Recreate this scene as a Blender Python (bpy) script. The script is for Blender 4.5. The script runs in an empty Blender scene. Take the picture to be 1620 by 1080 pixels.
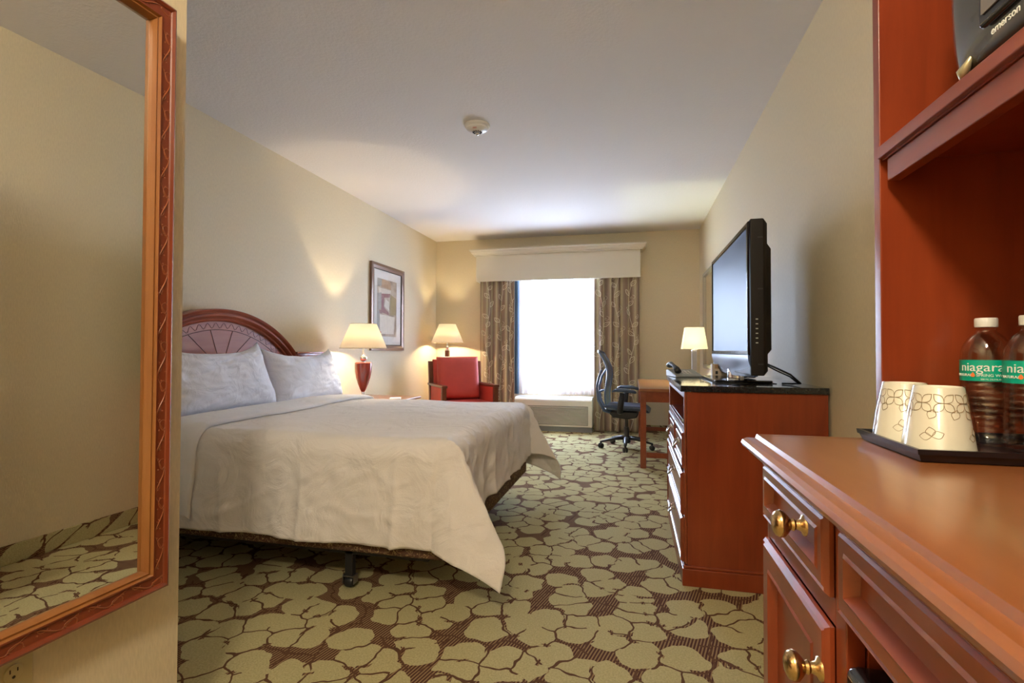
import bpy, bmesh, math, random
from mathutils import Vector, Matrix, noise
PI = math.pi
random.seed(7)
sc = bpy.context.scene
COL = sc.collection

# ------------------------------------------------------------------ camera, world, exposure
cam_d = bpy.data.cameras.new('camera'); cam = bpy.data.objects.new('camera', cam_d); COL.objects.link(cam)
sc.camera = cam
cam_d.sensor_fit = 'HORIZONTAL'; cam_d.sensor_width = 36.0; cam_d.lens = 36.0 * 809.0 / 1620.0
cam_d.clip_start = 0.02; cam_d.clip_end = 100
yaw, pit, rol = math.radians(13.37), math.radians(1.05), math.radians(-0.17)
f = Vector((-math.sin(yaw) * math.cos(pit), math.cos(yaw) * math.cos(pit), math.sin(pit)))
r0 = f.cross(Vector((0, 0, 1))).normalized(); d0 = f.cross(r0)
r = math.cos(rol) * r0 + math.sin(rol) * d0; d = -math.sin(rol) * r0 + math.cos(rol) * d0
cam.matrix_world = Matrix(((r.x, -d.x, -f.x, 0), (r.y, -d.y, -f.y, 0), (r.z, -d.z, -f.z, 1.12), (0, 0, 0, 1)))

w = bpy.data.worlds.new('daylight'); sc.world = w; w.use_nodes = True
bgn = w.node_tree.nodes['Background']; bgn.inputs[0].default_value = (0.64, 0.77, 1.0, 1); bgn.inputs[1].default_value = 20.0
sc.view_settings.view_transform = 'Standard'; sc.view_settings.look = 'None'
sc.view_settings.exposure = 1.6; sc.view_settings.gamma = 1.0; sc.view_settings.use_curve_mapping = False
try:
    sc.cycles.max_bounces = 10; sc.cycles.diffuse_bounces = 5; sc.cycles.transparent_max_bounces = 16
    sc.cycles.sample_clamp_indirect = 6.0; sc.cycles.caustics_refractive = False; sc.cycles.caustics_reflective = False
except Exception: pass

def light(name, kind, loc, power, color, size=0.1, rot=None, **kw):
    l = bpy.data.lights.new(name, kind); l.energy = power; l.color = color
    o = bpy.data.objects.new(name, l); COL.objects.link(o); o.location = loc
    if kind == 'AREA':
        l.shape = kw.get('shape', 'RECTANGLE'); l.size = size; l.size_y = kw.get('sy', size)
    else: l.shadow_soft_size = size
    if rot: o.rotation_euler = rot
    return o
# daylight entering at the window
pt = light('window_portal', 'AREA', (-1.04, 7.52, 1.42), 1, (1, 1, 1), 0.98, (math.radians(-90), 0, 0), sy=1.62)
pt.data.cycles.is_portal = True
# ceiling fixture of the entry, behind the camera
light('entry_ceiling_lamp', 'POINT', (-0.25, -0.55, 2.50), 35, (1.0, 0.88, 0.66), 0.12)

# ------------------------------------------------------------------ materials
def newmat(name):
    m = bpy.data.materials.new(name); m.use_nodes = True
    return m, m.node_tree, m.node_tree.nodes['Principled BSDF']
def setp(b, **k):
    for key, v in k.items():
        i = b.inputs[key.replace('_', ' ')]
        i.default_value = (*v, 1) if isinstance(v, tuple) and len(v) == 3 else v
def mat(name, col, rough=0.5, metal=0.0, bump=0, bscale=200, coat=0, var=0, vscale=3, spec=0.5, **k):
    m, nt, b = newmat(name); setp(b, Base_Color=col, Roughness=rough, Metallic=metal, Coat_Weight=coat)
    b.inputs['Specular IOR Level'].default_value = spec
    for q, v in k.items(): setp(b, **{q: v})
    tc = nt.nodes.new('ShaderNodeTexCoord')
    if var:
        n = nt.nodes.new('ShaderNodeTexNoise'); n.inputs['Scale'].default_value = vscale; n.inputs['Detail'].default_value = 4
        nt.links.new(tc.outputs['Object'], n.inputs['Vector'])
        mx = nt.nodes.new('ShaderNodeMix'); mx.data_type = 'RGBA'
        mx.inputs[6].default_value = tuple(c * (1 - var) for c in col) + (1,); mx.inputs[7].default_value = tuple(min(1, c * (1 + var)) for c in col) + (1,)
        nt.links.new(n.outputs[0], mx.inputs[0]); nt.links.new(mx.outputs[2], b.inputs['Base Color'])
    if bump:
        n = nt.nodes.new('ShaderNodeTexNoise'); n.inputs['Scale'].default_value = bscale; n.inputs['Detail'].default_value = 3
        nt.links.new(tc.outputs['Object'], n.inputs['Vector'])
        bp = nt.nodes.new('ShaderNodeBump'); bp.inputs['Strength'].default_value = bump; bp.inputs['Distance'].default_value = 0.01
        nt.links.new(n.outputs[0], bp.inputs['Height']); nt.links.new(bp.outputs[0], b.inputs['Normal'])
    return m
def wood(name, c1, c2, rough=0.3, coat=0.35, axis='Z', scale=1.0):
    m, nt, b = newmat(name); setp(b, Roughness=rough, Coat_Weight=coat, Coat_Roughness=0.12)
    tc = nt.nodes.new('ShaderNodeTexCoord'); mp = nt.nodes.new('ShaderNodeMapping')
    s = {'X': (1.2, 14, 14), 'Y': (14, 1.2, 14), 'Z': (14, 14, 1.2)}[axis]
    mp.inputs['Scale'].default_value = tuple(q * scale for q in s)
    nt.links.new(tc.outputs['Object'], mp.inputs['Vector'])
    n = nt.nodes.new('ShaderNodeTexNoise'); n.inputs['Scale'].default_value = 1.6; n.inputs['Detail'].default_value = 7; n.inputs['Roughness'].default_value = 0.62
    n.inputs['Distortion'].default_value = 0.6
    nt.links.new(mp.outputs[0], n.inputs['Vector'])
    n2 = nt.nodes.new('ShaderNodeTexNoise'); n2.inputs['Scale'].default_value = 2.2; n2.inputs['Detail'].default_value = 2
    nt.links.new(tc.outputs['Object'], n2.inputs['Vector'])
    ad = nt.nodes.new('ShaderNodeMath'); ad.operation = 'ADD'; nt.links.new(n.outputs[0], ad.inputs[0]); nt.links.new(n2.outputs[0], ad.inputs[1])
    cr = nt.nodes.new('ShaderNodeValToRGB'); cr.color_ramp.elements[0].position = 0.35; cr.color_ramp.elements[1].position = 0.68
    hf = nt.nodes.new('ShaderNodeMath'); hf.operation = 'MULTIPLY'; hf.inputs[1].default_value = 0.5; nt.links.new(ad.outputs[0], hf.inputs[0])
    cr.color_ramp.elements[0].color = (*c2, 1); cr.color_ramp.elements[1].color = (*c1, 1)
    nt.links.new(hf.outputs[0], cr.inputs[0]); nt.links.new(cr.outputs[0], b.inputs['Base Color'])
    return m
def wallpaper(name, c):
    m, nt, b = newmat(name); setp(b, Roughness=0.62); b.inputs['Specular IOR Level'].default_value = 0.35
    tc = nt.nodes.new('ShaderNodeTexCoord'); mp = nt.nodes.new('ShaderNodeMapping'); mp.inputs['Scale'].default_value = (90, 90, 22)
    nt.links.new(tc.outputs['Object'], mp.inputs[0])
    n = nt.nodes.new('ShaderNodeTexNoise'); n.inputs['Scale'].default_value = 2.0; n.inputs['Detail'].default_value = 4; nt.links.new(mp.outputs[0], n.inputs['Vector'])
    mx = nt.nodes.new('ShaderNodeMix'); mx.data_type = 'RGBA'; mx.inputs[6].default_value = tuple(q * 0.86 for q in c) + (1,); mx.inputs[7].default_value = tuple(min(1, q * 1.12) for q in c) + (1,)
    nt.links.new(n.outputs[0], mx.inputs[0]); nt.links.new(mx.outputs[2], b.inputs['Base Color'])
    bp = nt.nodes.new('ShaderNodeBump'); bp.inputs['Strength'].default_value = 0.25; bp.inputs['Distance'].default_value = 0.003
    nt.links.new(n.outputs[0], bp.inputs['Height']); nt.links.new(bp.outputs[0], b.inputs['Normal'])
    return m
def carpet():
    m, nt, b = newmat('carpet'); setp(b, Roughness=0.95); b.inputs['Specular IOR Level'].default_value = 0.1
    N = nt.nodes; K = nt.links
    def nd(t, **k):
        o = N.new(t)
        for a, v in k.items(): setattr(o, a, v)
        return o
    def math_(op, a, c=None, **kw):
        o = nd('ShaderNodeMath', operation=op)
        for i, v in enumerate((a, c)):
            if v is None: continue
            if isinstance(v, (int, float)): o.inputs[i].default_value = v
            else: K.new(v, o.inputs[i])
        o.use_clamp = kw.get('clamp', False)
        return o.outputs[0]
    tc = nd('ShaderNodeTexCoord')
    # keep the pattern running down coved bases: add z to x and y
    sep = nd('ShaderNodeSeparateXYZ'); K.new(tc.outputs['Object'], sep.inputs[0])
    cmb = nd('ShaderNodeCombineXYZ')
    K.new(math_('ADD', sep.outputs[0], sep.outputs[2]), cmb.inputs[0]); K.new(math_('SUBTRACT', sep.outputs[1], sep.outputs[2]), cmb.inputs[1])
    ns = nd('ShaderNodeTexNoise'); ns.inputs['Scale'].default_value = 11; ns.inputs['Detail'].default_value = 1.5; K.new(cmb.outputs[0], ns.inputs['Vector'])
    vs = nd('ShaderNodeVectorMath', operation='SUBTRACT'); K.new(ns.outputs['Color'], vs.inputs[0]); vs.inputs[1].default_value = (.5, .5, .5)
    vm = nd('ShaderNodeVectorMath', operation='SCALE'); K.new(vs.outputs[0], vm.inputs[0]); vm.inputs['Scale'].default_value = 0.075
    va = nd('ShaderNodeVectorMath', operation='ADD'); K.new(cmb.outputs[0], va.inputs[0]); K.new(vm.outputs[0], va.inputs[1])
    def vor(scale, feat, rnd=1.0):
        v = nd('ShaderNodeTexVoronoi', voronoi_dimensions='2D', feature=feat); v.inputs['Scale'].default_value = scale
        v.inputs['Randomness'].default_value = rnd; K.new(va.outputs[0], v.inputs['Vector']); return v
    petal_e = vor(7.2, 'DISTANCE_TO_EDGE').outputs['Distance']
    petal_f = vor(7.2, 'F1').outputs['Distance']
    # gap where we are far from every petal centre
    gap = math_('GREATER_THAN', petal_f, 0.60)
    line = math_('LESS_THAN', petal_e, 0.032)
    small = math_('LESS_THAN', vor(21, 'F1', 1.0).outputs['Distance'], 0.13)
    n3 = nd('ShaderNodeTexNoise'); n3.inputs['Scale'].default_value = 6; K.new(cmb.outputs[0], n3.inputs['Vector'])
    keep = math_('GREATER_THAN', n3.outputs[0], 0.43)
    line = math_('MULTIPLY', line, keep)
    wide = math_('LESS_THAN', vor(3.6, 'DISTANCE_TO_EDGE').outputs['Distance'], 0.028)
    widek = math_('MULTIPLY', wide, math_('LESS_THAN', petal_e, 0.11))
    ground = math_('MAXIMUM', gap, widek)
    # hatch: short diagonal ribs
    wv = nd('ShaderNodeTexWave', wave_type='BANDS', bands_direction='X'); wv.inputs['Scale'].default_value = 26; wv.inputs['Distortion'].default_value = 0.6
    rot = nd('ShaderNodeMapping'); rot.inputs['Rotation'].default_value = (0, 0, 0.25); K.new(cmb.outputs[0], rot.inputs[0]); K.new(rot.outputs[0], wv.inputs['Vector'])
    hatch = nd('ShaderNodeMix', data_type='RGBA'); K.new(math_('GREATER_THAN', wv.outputs[0], 0.42), hatch.inputs[0])
    hatch.inputs[6].default_value = (0.30, 0.20, 0.10, 1); hatch.inputs[7].default_value = (0.085, 0.035, 0.028, 1)
    # pile colour
    nf = nd('ShaderNodeTexNoise'); nf.inputs['Scale'].default_value = 150; nf.inputs['Detail'].default_value = 4; K.new(tc.outputs['Object'], nf.inputs['Vector'])
    pile = nd('ShaderNodeMix', data_type='RGBA'); K.new(nf.outputs[0], pile.inputs[0])
    pile.inputs[6].default_value = (0.27, 0.24, 0.11, 1); pile.inputs[7].default_value = (0.66, 0.60, 0.34, 1)
    m1 = nd('ShaderNodeMix', data_type='RGBA'); K.new(ground, m1.inputs[0]); K.new(pile.outputs[2], m1.inputs[6]); K.new(hatch.outputs[2], m1.inputs[7])
    m2 = nd('ShaderNodeMix', data_type='RGBA'); K.new(line, m2.inputs[0]); K.new(m1.outputs[2], m2.inputs[6]); m2.inputs[7].default_value = (0.12, 0.06, 0.035, 1)
    K.new(m2.outputs[2], b.inputs['Base Color'])
    h = math_('SUBTRACT', 1.0, math_('MAXIMUM', ground, line)); hh = math_('ADD', h, math_('MULTIPLY', nf.outputs[0], 0.7))
    bp = nd('ShaderNodeBump'); bp.inputs['Strength'].default_value = 0.55; bp.inputs['Distance'].default_value = 0.006
    K.new(hh, bp.inputs['Height']); K.new(bp.outputs[0], b.inputs['Normal'])
    return m
def linen(name, c, fine=0.10, big=0.0, bs=9, rough=0.8, stripe=0):
    m, nt, b = newmat(name); setp(b, Base_Color=c, Roughness=rough); b.inputs['Sheen Weight'].default_value = 0.15
    b.inputs['Specular IOR Level'].default_value = 0.2
    tc = nt.nodes.new('ShaderNodeTexCoord')
    n = nt.nodes.new('ShaderNodeTexNoise'); n.inputs['Scale'].default_value = bs; n.inputs['Detail'].default_value = 6; n.inputs['Distortion'].default_value = 1.5
    nt.links.new(tc.outputs['Object'], n.inputs['Vector'])
    bp = nt.nodes.new('ShaderNodeBump'); bp.inputs['Strength'].default_value = big; bp.inputs['Distance'].default_value = 0.035
    nt.links.new(n.outputs[0], bp.inputs['Height'])
    mp = nt.nodes.new('ShaderNodeMapping'); mp.inputs['Scale'].default_value = (160, 60, 160); nt.links.new(tc.outputs['Object'], mp.inputs[0])
    n2 = nt.nodes.new('ShaderNodeTexNoise'); n2.inputs['Scale'].default_value = 1.5; nt.links.new(mp.outputs[0], n2.inputs['Vector'])
    bp2 = nt.nodes.new('ShaderNodeBump'); bp2.inputs['Strength'].default_value = fine; bp2.inputs['Distance'].default_value = 0.004
    nt.links.new(n2.outputs[0], bp2.inputs['Height']); nt.links.new(bp.outputs[0], bp2.inputs['Normal']); nt.links.new(bp2.outputs[0], b.inputs['Normal'])
    return m
def sheer_mat(name, col, clear=0.3):
    m = bpy.data.materials.new(name); m.use_nodes = True; nt = m.node_tree; nt.nodes.clear()
    o = nt.nodes.new('ShaderNodeOutputMaterial'); t = nt.nodes.new('ShaderNodeBsdfTransparent'); tr = nt.nodes.new('ShaderNodeBsdfTranslucent'); df = nt.nodes.new('ShaderNodeBsdfDiffuse')
    tr.inputs[0].default_value = (*col, 1); df.inputs[0].default_value = (*col, 1)
    a = nt.nodes.new('ShaderNodeMixShader'); a.inputs[0].default_value = 0.4; nt.links.new(tr.outputs[0], a.inputs[1]); nt.links.new(df.outputs[0], a.inputs[2])
    c = nt.nodes.new('ShaderNodeMixShader'); c.inputs[0].default_value = 1 - clear; nt.links.new(t.outputs[0], c.inputs[1]); nt.links.new(a.outputs[0], c.inputs[2])
    nt.links.new(c.outputs[0], o.inputs[0]); return m
def shade_mat(name, col, k=0.5):
    m = bpy.data.materials.new(name); m.use_nodes = True; nt = m.node_tree; nt.nodes.clear()
    o = nt.nodes.new('ShaderNodeOutputMaterial'); tr = nt.nodes.new('ShaderNodeBsdfTranslucent'); df = nt.nodes.new('ShaderNodeBsdfDiffuse')
    tr.inputs[0].default_value = (*col, 1); df.inputs[0].default_value = (*col, 1)
    a = nt.nodes.new('ShaderNodeMixShader'); a.inputs[0].default_value = k; nt.links.new(tr.outputs[0], a.inputs[1]); nt.links.new(df.outputs[0], a.inputs[2])
    nt.links.new(a.outputs[0], o.inputs[0]); return m
def glassy(name, col=(1, 1, 1), clear=0.8, rough=0.02):
    # thin clear film: mostly passes straight through, the rest is a glossy reflection
    m = bpy.data.materials.new(name); m.use_nodes = True; nt = m.node_tree; nt.nodes.clear()
    o = nt.nodes.new('ShaderNodeOutputMaterial'); t = nt.nodes.new('ShaderNodeBsdfTransparent'); t.inputs[0].default_value = (*col, 1)
    g = nt.nodes.new('ShaderNodeBsdfGlossy'); g.inputs['Roughness'].default_value = rough
    fr = nt.nodes.new('ShaderNodeLayerWeight'); fr.inputs[0].default_value = 0.5
    pw = nt.nodes.new('ShaderNodeMath'); pw.operation = 'POWER'; pw.inputs[1].default_value = 3.5; nt.links.new(fr.outputs['Facing'], pw.inputs[0])
    mu = nt.nodes.new('ShaderNodeMath'); mu.operation = 'MULTIPLY_ADD'; mu.inputs[1].default_value = 0.6; mu.inputs[2].default_value = (1 - clear) * 0.22; mu.use_clamp = True
    nt.links.new(pw.outputs[0], mu.inputs[0])
    a = nt.nodes.new('ShaderNodeMixShader'); nt.links.new(mu.outputs[0], a.inputs[0]); nt.links.new(t.outputs[0], a.inputs[1]); nt.links.new(g.outputs[0], a.inputs[2])
    nt.links.new(a.outputs[0], o.inputs[0]); return m
def emit(name, col, s):
    m = bpy.data.materials.new(name); m.use_nodes = True; nt = m.node_tree; nt.nodes.clear()
    o = nt.nodes.new('ShaderNodeOutputMaterial'); e = nt.nodes.new('ShaderNodeEmission'); e.inputs[0].default_value = (*col, 1); e.inputs[1].default_value = s
    nt.links.new(e.outputs[0], o.inputs[0]); return m

M = {}
M['wall'] = wallpaper('wallpaper', (0.70, 0.61, 0.43))
M['ceil'] = mat('ceiling_paint', (0.74, 0.71, 0.68), 0.9, bump=0.25, bscale=60, spec=0.2)
M['carpet'] = carpet()
M['wood'] = wood('cherry_wood', (0.31, 0.056, 0.016), (0.19, 0.028, 0.008), axis='Z')
M['woodY'] = wood('cherry_wood_lengthwise', (0.32, 0.075, 0.025), (0.20, 0.036, 0.012), axis='Y')
M['woodtop'] = wood('countertop_wood', (0.33, 0.125, 0.042), (0.25, 0.08, 0.026), axis='Y', rough=0.3, coat=0.4)
M['woodhead'] = wood('headboard_wood', (0.40, 0.10, 0.045), (0.28, 0.05, 0.022), axis='Y', rough=0.3)
M['woodpanel'] = wood('headboard_panel_wood', (0.42, 0.15, 0.10), (0.31, 0.09, 0.06), axis='Y', rough=0.33)
M['wooddark'] = wood('groove_wood', (0.16, 0.03, 0.012), (0.10, 0.018, 0.008), axis='Y')
M['mirrorwood'] = wood('mirror_frame_wood', (0.24, 0.045, 0.013), (0.15, 0.024, 0.008), axis='Z', rough=0.3)
M['mirrorgold'] = wood('mirror_inner_lip_wood', (0.36, 0.15, 0.04), (0.26, 0.09, 0.022), axis='Z', rough=0.35)
M['carve'] = mat('carving_highlight', (0.30, 0.085, 0.025), 0.3, coat=0.4)
M['white'] = linen('white_linen', (0.82, 0.81, 0.83), big=0.35, bs=6)
M['cover'] = linen('coverlet_linen', (0.84, 0.80, 0.775), fine=0.3, big=0.6, bs=4.5)
M['pillow'] = linen('pillowcase', (0.80, 0.82, 0.90), big=0.4, bs=7)
M['cream'] = mat('cream_fabric_panel', (0.74, 0.69, 0.57), 0.8, bump=0.15, bscale=300, spec=0.2)
M['creamp'] = mat('cream_paint', (0.72, 0.67, 0.56), 0.5)
M['red'] = mat('red_upholstery', (0.58, 0.075, 0.055), 0.55, bump=0.2, bscale=250, var=0.12, vscale=8)
M['chairwood'] = wood('armchair_wood', (0.20, 0.055, 0.022), (0.11, 0.025, 0.010), axis='Z')
M['granite'] = mat('black_granite', (0.018, 0.02, 0.022), 0.12, var=0.6, vscale=120, coat=0.5)
M['blackgloss'] = mat('black_gloss_plastic', (0.010, 0.010, 0.014), 0.12, coat=0.4)
M['black'] = mat('black_plastic', (0.018, 0.018, 0.02), 0.4)
M['tvside'] = mat('tv_casing', (0.010, 0.008, 0.008), 0.5, spec=0.3)
M['screen'] = mat('tv_screen', (0.05, 0.10, 0.22), 0.42, spec=0.12)  # blue base colour paints in the window's reflection
M['tvchin'] = mat('tv_lower_bezel', (0.07, 0.11, 0.22), 0.35, coat=0.15)
M['chrome'] = mat('chrome', (0.75, 0.75, 0.76), 0.14, 1.0)
M['brass'] = mat('antique_brass', (0.62, 0.42, 0.20), 0.2, 1.0)
M['pewter'] = mat('aged_pewter', (0.55, 0.50, 0.44), 0.25, 1.0)
M['steel'] = mat('brushed_steel', (0.45, 0.45, 0.46), 0.3, 1.0)
M['urn'] = mat('red_lacquer', (0.30, 0.045, 0.03), 0.22, coat=0.6, var=0.15, vscale=10)
M['shadew'] = shade_mat('warm_lampshade', (1.0, 0.97, 0.88), 0.2)
M['trim'] = mat('shade_trim', (0.25, 0.2, 0.12), 0.7)
M['ac'] = mat('almond_plastic', (0.72, 0.70, 0.64), 0.45)
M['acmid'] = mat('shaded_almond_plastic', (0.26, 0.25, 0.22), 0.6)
M['acdark'] = mat('grey_vent', (0.28, 0.31, 0.34), 0.5)
M['taupe'] = None
M['blueliner'] = mat('curtain_lining', (0.10, 0.17, 0.27), 0.85)
M['vine'] = mat('vine_embroidery', (0.80, 0.75, 0.60), 0.7)
M['sheer'] = sheer_mat('sheer_voile', (0.93, 0.88, 0.93), 0.32)
M['chairblue'] = mat('blue_grey_plastic', (0.05, 0.075, 0.14), 0.4)
M['chairframe'] = mat('blue_steel_frame', (0.10, 0.15, 0.26), 0.3, coat=0.2)
M['mesh'] = None
M['paper'] = mat('white_paper', (0.82, 0.80, 0.76), 0.7)
M['grey'] = mat('grey_plastic', (0.33, 0.36, 0.34), 0.4)
M['mirror'] = mat('mirror_glass', (0.86, 0.87, 0.84), 0.0, 1.0)
M['frame'] = mat('bronze_picture_frame', (0.20, 0.12, 0.085), 0.3, 0.35)
M['framein'] = mat('dark_inner_frame', (0.06, 0.04, 0.03), 0.3)
M['mat'] = mat('mat_board', (0.72, 0.70, 0.66), 0.8)
M['boxspring'] = None
M['pwhite'] = mat('white_plastic', (0.78, 0.76, 0.72), 0.35)
M['outlet'] = mat('ivory_plastic', (0.55, 0.47, 0.26), 0.4)
M['slot'] = mat('dark_slot', (0.03, 0.015, 0.01), 0.6)
M['teal'] = mat('teal_label', (0.0, 0.40, 0.27), 0.4)
M['labeltext'] = mat('white_print', (0.85, 0.88, 0.84), 0.5)
M['orange'] = mat('orange_print', (0.85, 0.22, 0.05), 0.5)
M['bottle'] = glassy('clear_bottle', (0.985, 0.99, 0.99), 0.6)
M['cap'] = mat('white_cap', (0.80, 0.82, 0.80), 0.4)
M['cup'] = mat('wrapped_white_cup', (0.80, 0.77, 0.66), 0.35, coat=0.5)
M['film'] = glassy('clear_film', (0.97, 0.97, 0.95), 0.9, 0.15)
M['cupline'] = mat('brown_print', (0.32, 0.22, 0.11), 0.5)
M['tray'] = mat('black_lacquer_tray', (0.008, 0.008, 0.012), 0.28, coat=0.2)
M['mw'] = mat('microwave_grey', (0.085, 0.085, 0.075), 0.22, 0.5, coat=0.4)
M['mwwin'] = mat('microwave_window', (0.20, 0.18, 0.16), 0.15, coat=0.4)
M['mwside'] = mat('microwave_silver', (0.30, 0.30, 0.29), 0.3, 0.7)
M['winframe'] = mat('window_frame_paint', (0.60, 0.58, 0.55), 0.5)

def curtain_mat():
    m, nt, b = newmat('taupe_striped_curtain'); setp(b, Roughness=0.75); b.inputs['Sheen Weight'].default_value = 0.2
    tc = nt.nodes.new('ShaderNodeTexCoord'); wv = nt.nodes.new('ShaderNodeTexWave'); wv.bands_direction = 'X'; wv.inputs['Scale'].default_value = 1.0
    nt.links.new(tc.outputs['UV'], wv.inputs['Vector']); wv.inputs['Scale'].default_value = 2.3; wv.inputs['Distortion'].default_value = 0.0
    cr = nt.nodes.new('ShaderNodeValToRGB'); e = cr.color_ramp.elements
    e[0].position = 0.0; e[0].color = (0.27, 0.19, 0.14, 1); e[1].position = 1.0; e[1].color = (0.50, 0.44, 0.28, 1)
    q = e.new(0.45); q.color = (0.33, 0.24, 0.18, 1); q = e.new(0.7); q.color = (0.35, 0.28, 0.20, 1)
    nt.links.new(wv.outputs[0], cr.inputs[0]); nt.links.new(cr.outputs[0], b.inputs['Base Color'])
    return m
M['taupe'] = curtain_mat()
def boxspring_mat():
    m, nt, b = newmat('box_spring_brown_squiggle_fabric'); setp(b, Roughness=0.85)
    tc = nt.nodes.new('ShaderNodeTexCoord'); v = nt.nodes.new('ShaderNodeTexNoise'); v.inputs['Scale'].default_value = 42; v.inputs['Detail'].default_value = 0.5; v.inputs['Distortion'].default_value = 1.2
    nt.links.new(tc.outputs['Object'], v.inputs['Vector'])
    cr = nt.nodes.new('ShaderNodeValToRGB'); e = cr.color_ramp.elements
    e[0].position = 0.46; e[0].color = (0.11, 0.055, 0.035, 1); e[1].position = 0.54; e[1].color = (0.11, 0.055, 0.035, 1)
    q = e.new(0.5); q.color = (0.50, 0.38, 0.18, 1)
    nt.links.new(v.outputs[0], cr.inputs[0]); nt.links.new(cr.outputs[0], b.inputs['Base Color']); return m
M['boxspring'] = boxspring_mat()
def mesh_mat():
    m = bpy.data.materials.new('woven_chair_mesh'); m.use_nodes = True; nt = m.node_tree; b = nt.nodes['Principled BSDF']
    setp(b, Base_Color=(0.13, 0.16, 0.20), Roughness=0.5); o = nt.nodes['Material Output']
    t = nt.nodes.new('ShaderNodeBsdfTransparent'); mx = nt.nodes.new('ShaderNodeMixShader'); mx.inputs[0].default_value = 0.72
    nt.links.new(t.outputs[0], mx.inputs[1]); nt.links.new(b.outputs[0], mx.inputs[2]); nt.links.new(mx.outputs[0], o.inputs[0]); return m
M['mesh'] = mesh_mat()
def art_mat():
    m, nt, b = newmat('abstract_collage_print'); setp(b, Roughness=0.3)
    tc = nt.nodes.new('ShaderNodeTexCoord')
    n = nt.nodes.new('ShaderNodeTexNoise'); n.inputs['Scale'].default_value = 5; n.inputs['Detail'].default_value = 6; nt.links.new(tc.outputs['Object'], n.inputs['Vector'])
    cr = nt.nodes.new('ShaderNodeValToRGB'); e = cr.color_ramp.elements
    e[0].position = 0.35; e[0].color = (0.22, 0.16, 0.12, 1); e[1].position = 0.7; e[1].color = (0.62, 0.54, 0.42, 1)
    q = e.new(0.5); q.color = (0.47, 0.36, 0.26, 1)
    nt.links.new(n.outputs[0], cr.inputs[0]); nt.links.new(cr.outputs[0], b.inputs['Base Color']); return m
M['art'] = art_mat()
M['art1'] = mat('print_tan', (0.44, 0.27, 0.15), 0.3, var=0.25, vscale=12)
M['art2'] = mat('print_maroon', (0.26, 0.10, 0.10), 0.3, var=0.35, vscale=14)
M['art3'] = mat('print_cream', (0.68, 0.62, 0.52), 0.3, var=0.15, vscale=14)
M['art4'] = mat('print_olive', (0.34, 0.26, 0.12), 0.3, var=0.3, vscale=14)
M['art5'] = mat('print_grey', (0.30, 0.28, 0.24), 0.3, var=0.3, vscale=14)
M['art6'] = mat('print_red', (0.5, 0.13, 0.10), 0.3, var=0.2, vscale=14)

# ------------------------------------------------------------------ mesh helpers
def NB(): return bmesh.new()
def add_box(bm, x0, x1, y0, y1, z0, z1, mtx=None):
    vs = [bm.verts.new((x, y, z)) for x in (x0, x1) for y in (y0, y1) for z in (z0, z1)]
    for q in ((0, 1, 3, 2), (4, 6, 7, 5), (0, 4, 5, 1), (2, 3, 7, 6), (0, 2, 6, 4), (1, 5, 7, 3)):
        bm.faces.new([vs[i] for i in q])
    if mtx is not None:
        for v in vs: v.co = mtx @ v.co
    return vs
def add_lathe(bm, prof, n=32, c=(0, 0, 0), cap=True, mtx=None, sx=1, sy=1):
    rings = []
    for (r_, z) in prof:
        ring = []
        for i in range(n):
            a = 2 * PI * i / n; v = Vector((r_ * math.cos(a) * sx, r_ * math.sin(a) * sy, z))
            if mtx is not None: v = mtx @ v
            ring.append(bm.verts.new(v + Vector(c)))
        rings.append(ring)
    for a, b in zip(rings, rings[1:]):
        for i in range(n): bm.faces.new((a[i], a[(i + 1) % n], b[(i + 1) % n], b[i]))
    if cap:
        if prof[0][0] > 1e-6: bm.faces.new(rings[0][::-1])
        if prof[-1][0] > 1e-6: bm.faces.new(rings[-1])
def add_tube(bm, pts, rad, n=8, closed=False, flat=None):
    pts = [Vector(p) for p in pts]; rings = []; N_ = len(pts); up = None
    for i, p in enumerate(pts):
        if closed: t = (pts[(i + 1) % N_] - pts[i - 1]).normalized()
        else: t = (pts[min(i + 1, N_ - 1)] - pts[max(i - 1, 0)]).normalized()
        if up is None:
            up = Vector((0, 0, 1)) if abs(t.z) < 0.9 else Vector((1, 0, 0))
        s = t.cross(up)
        if s.length < 1e-6: s = t.orthogonal()
        s.normalize(); u = s.cross(t).normalized(); up = u
        rr = rad[i] if isinstance(rad, (list, tuple)) else rad
        fl = flat or (1, 1)
        rings.append([bm.verts.new(p + s * (rr * fl[0] * math.cos(2 * PI * k / n)) + u * (rr * fl[1] * math.sin(2 * PI * k / n))) for k in range(n)])
    pr_ = list(zip(rings, rings[1:])) + ([(rings[-1], rings[0])] if closed else [])
    for a, b in pr_:
        for k in range(n): bm.faces.new((a[k], a[(k + 1) % n], b[(k + 1) % n], b[k]))
    if not closed: bm.faces.new(rings[0][::-1]); bm.faces.new(rings[-1])
def add_prism(bm, poly, a0, a1, axis='Y'):
    """polygon of 2-D points extruded along an axis. axis Y: poly=(x,z); axis X: poly=(y,z); axis Z: poly=(x,y)"""
    def P(p, t):
        return {'X': (t, p[0], p[1]), 'Y': (p[0], t, p[1]), 'Z': (p[0], p[1], t)}[axis]
    A = [bm.verts.new(P(p, a0)) for p in poly]; B = [bm.verts.new(P(p, a1)) for p in poly]; n = len(poly)
    bm.faces.new(A); bm.faces.new(B[::-1])
    for i in range(n): bm.faces.new((A[i], B[i], B[(i + 1) % n], A[(i + 1) % n]))
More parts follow.
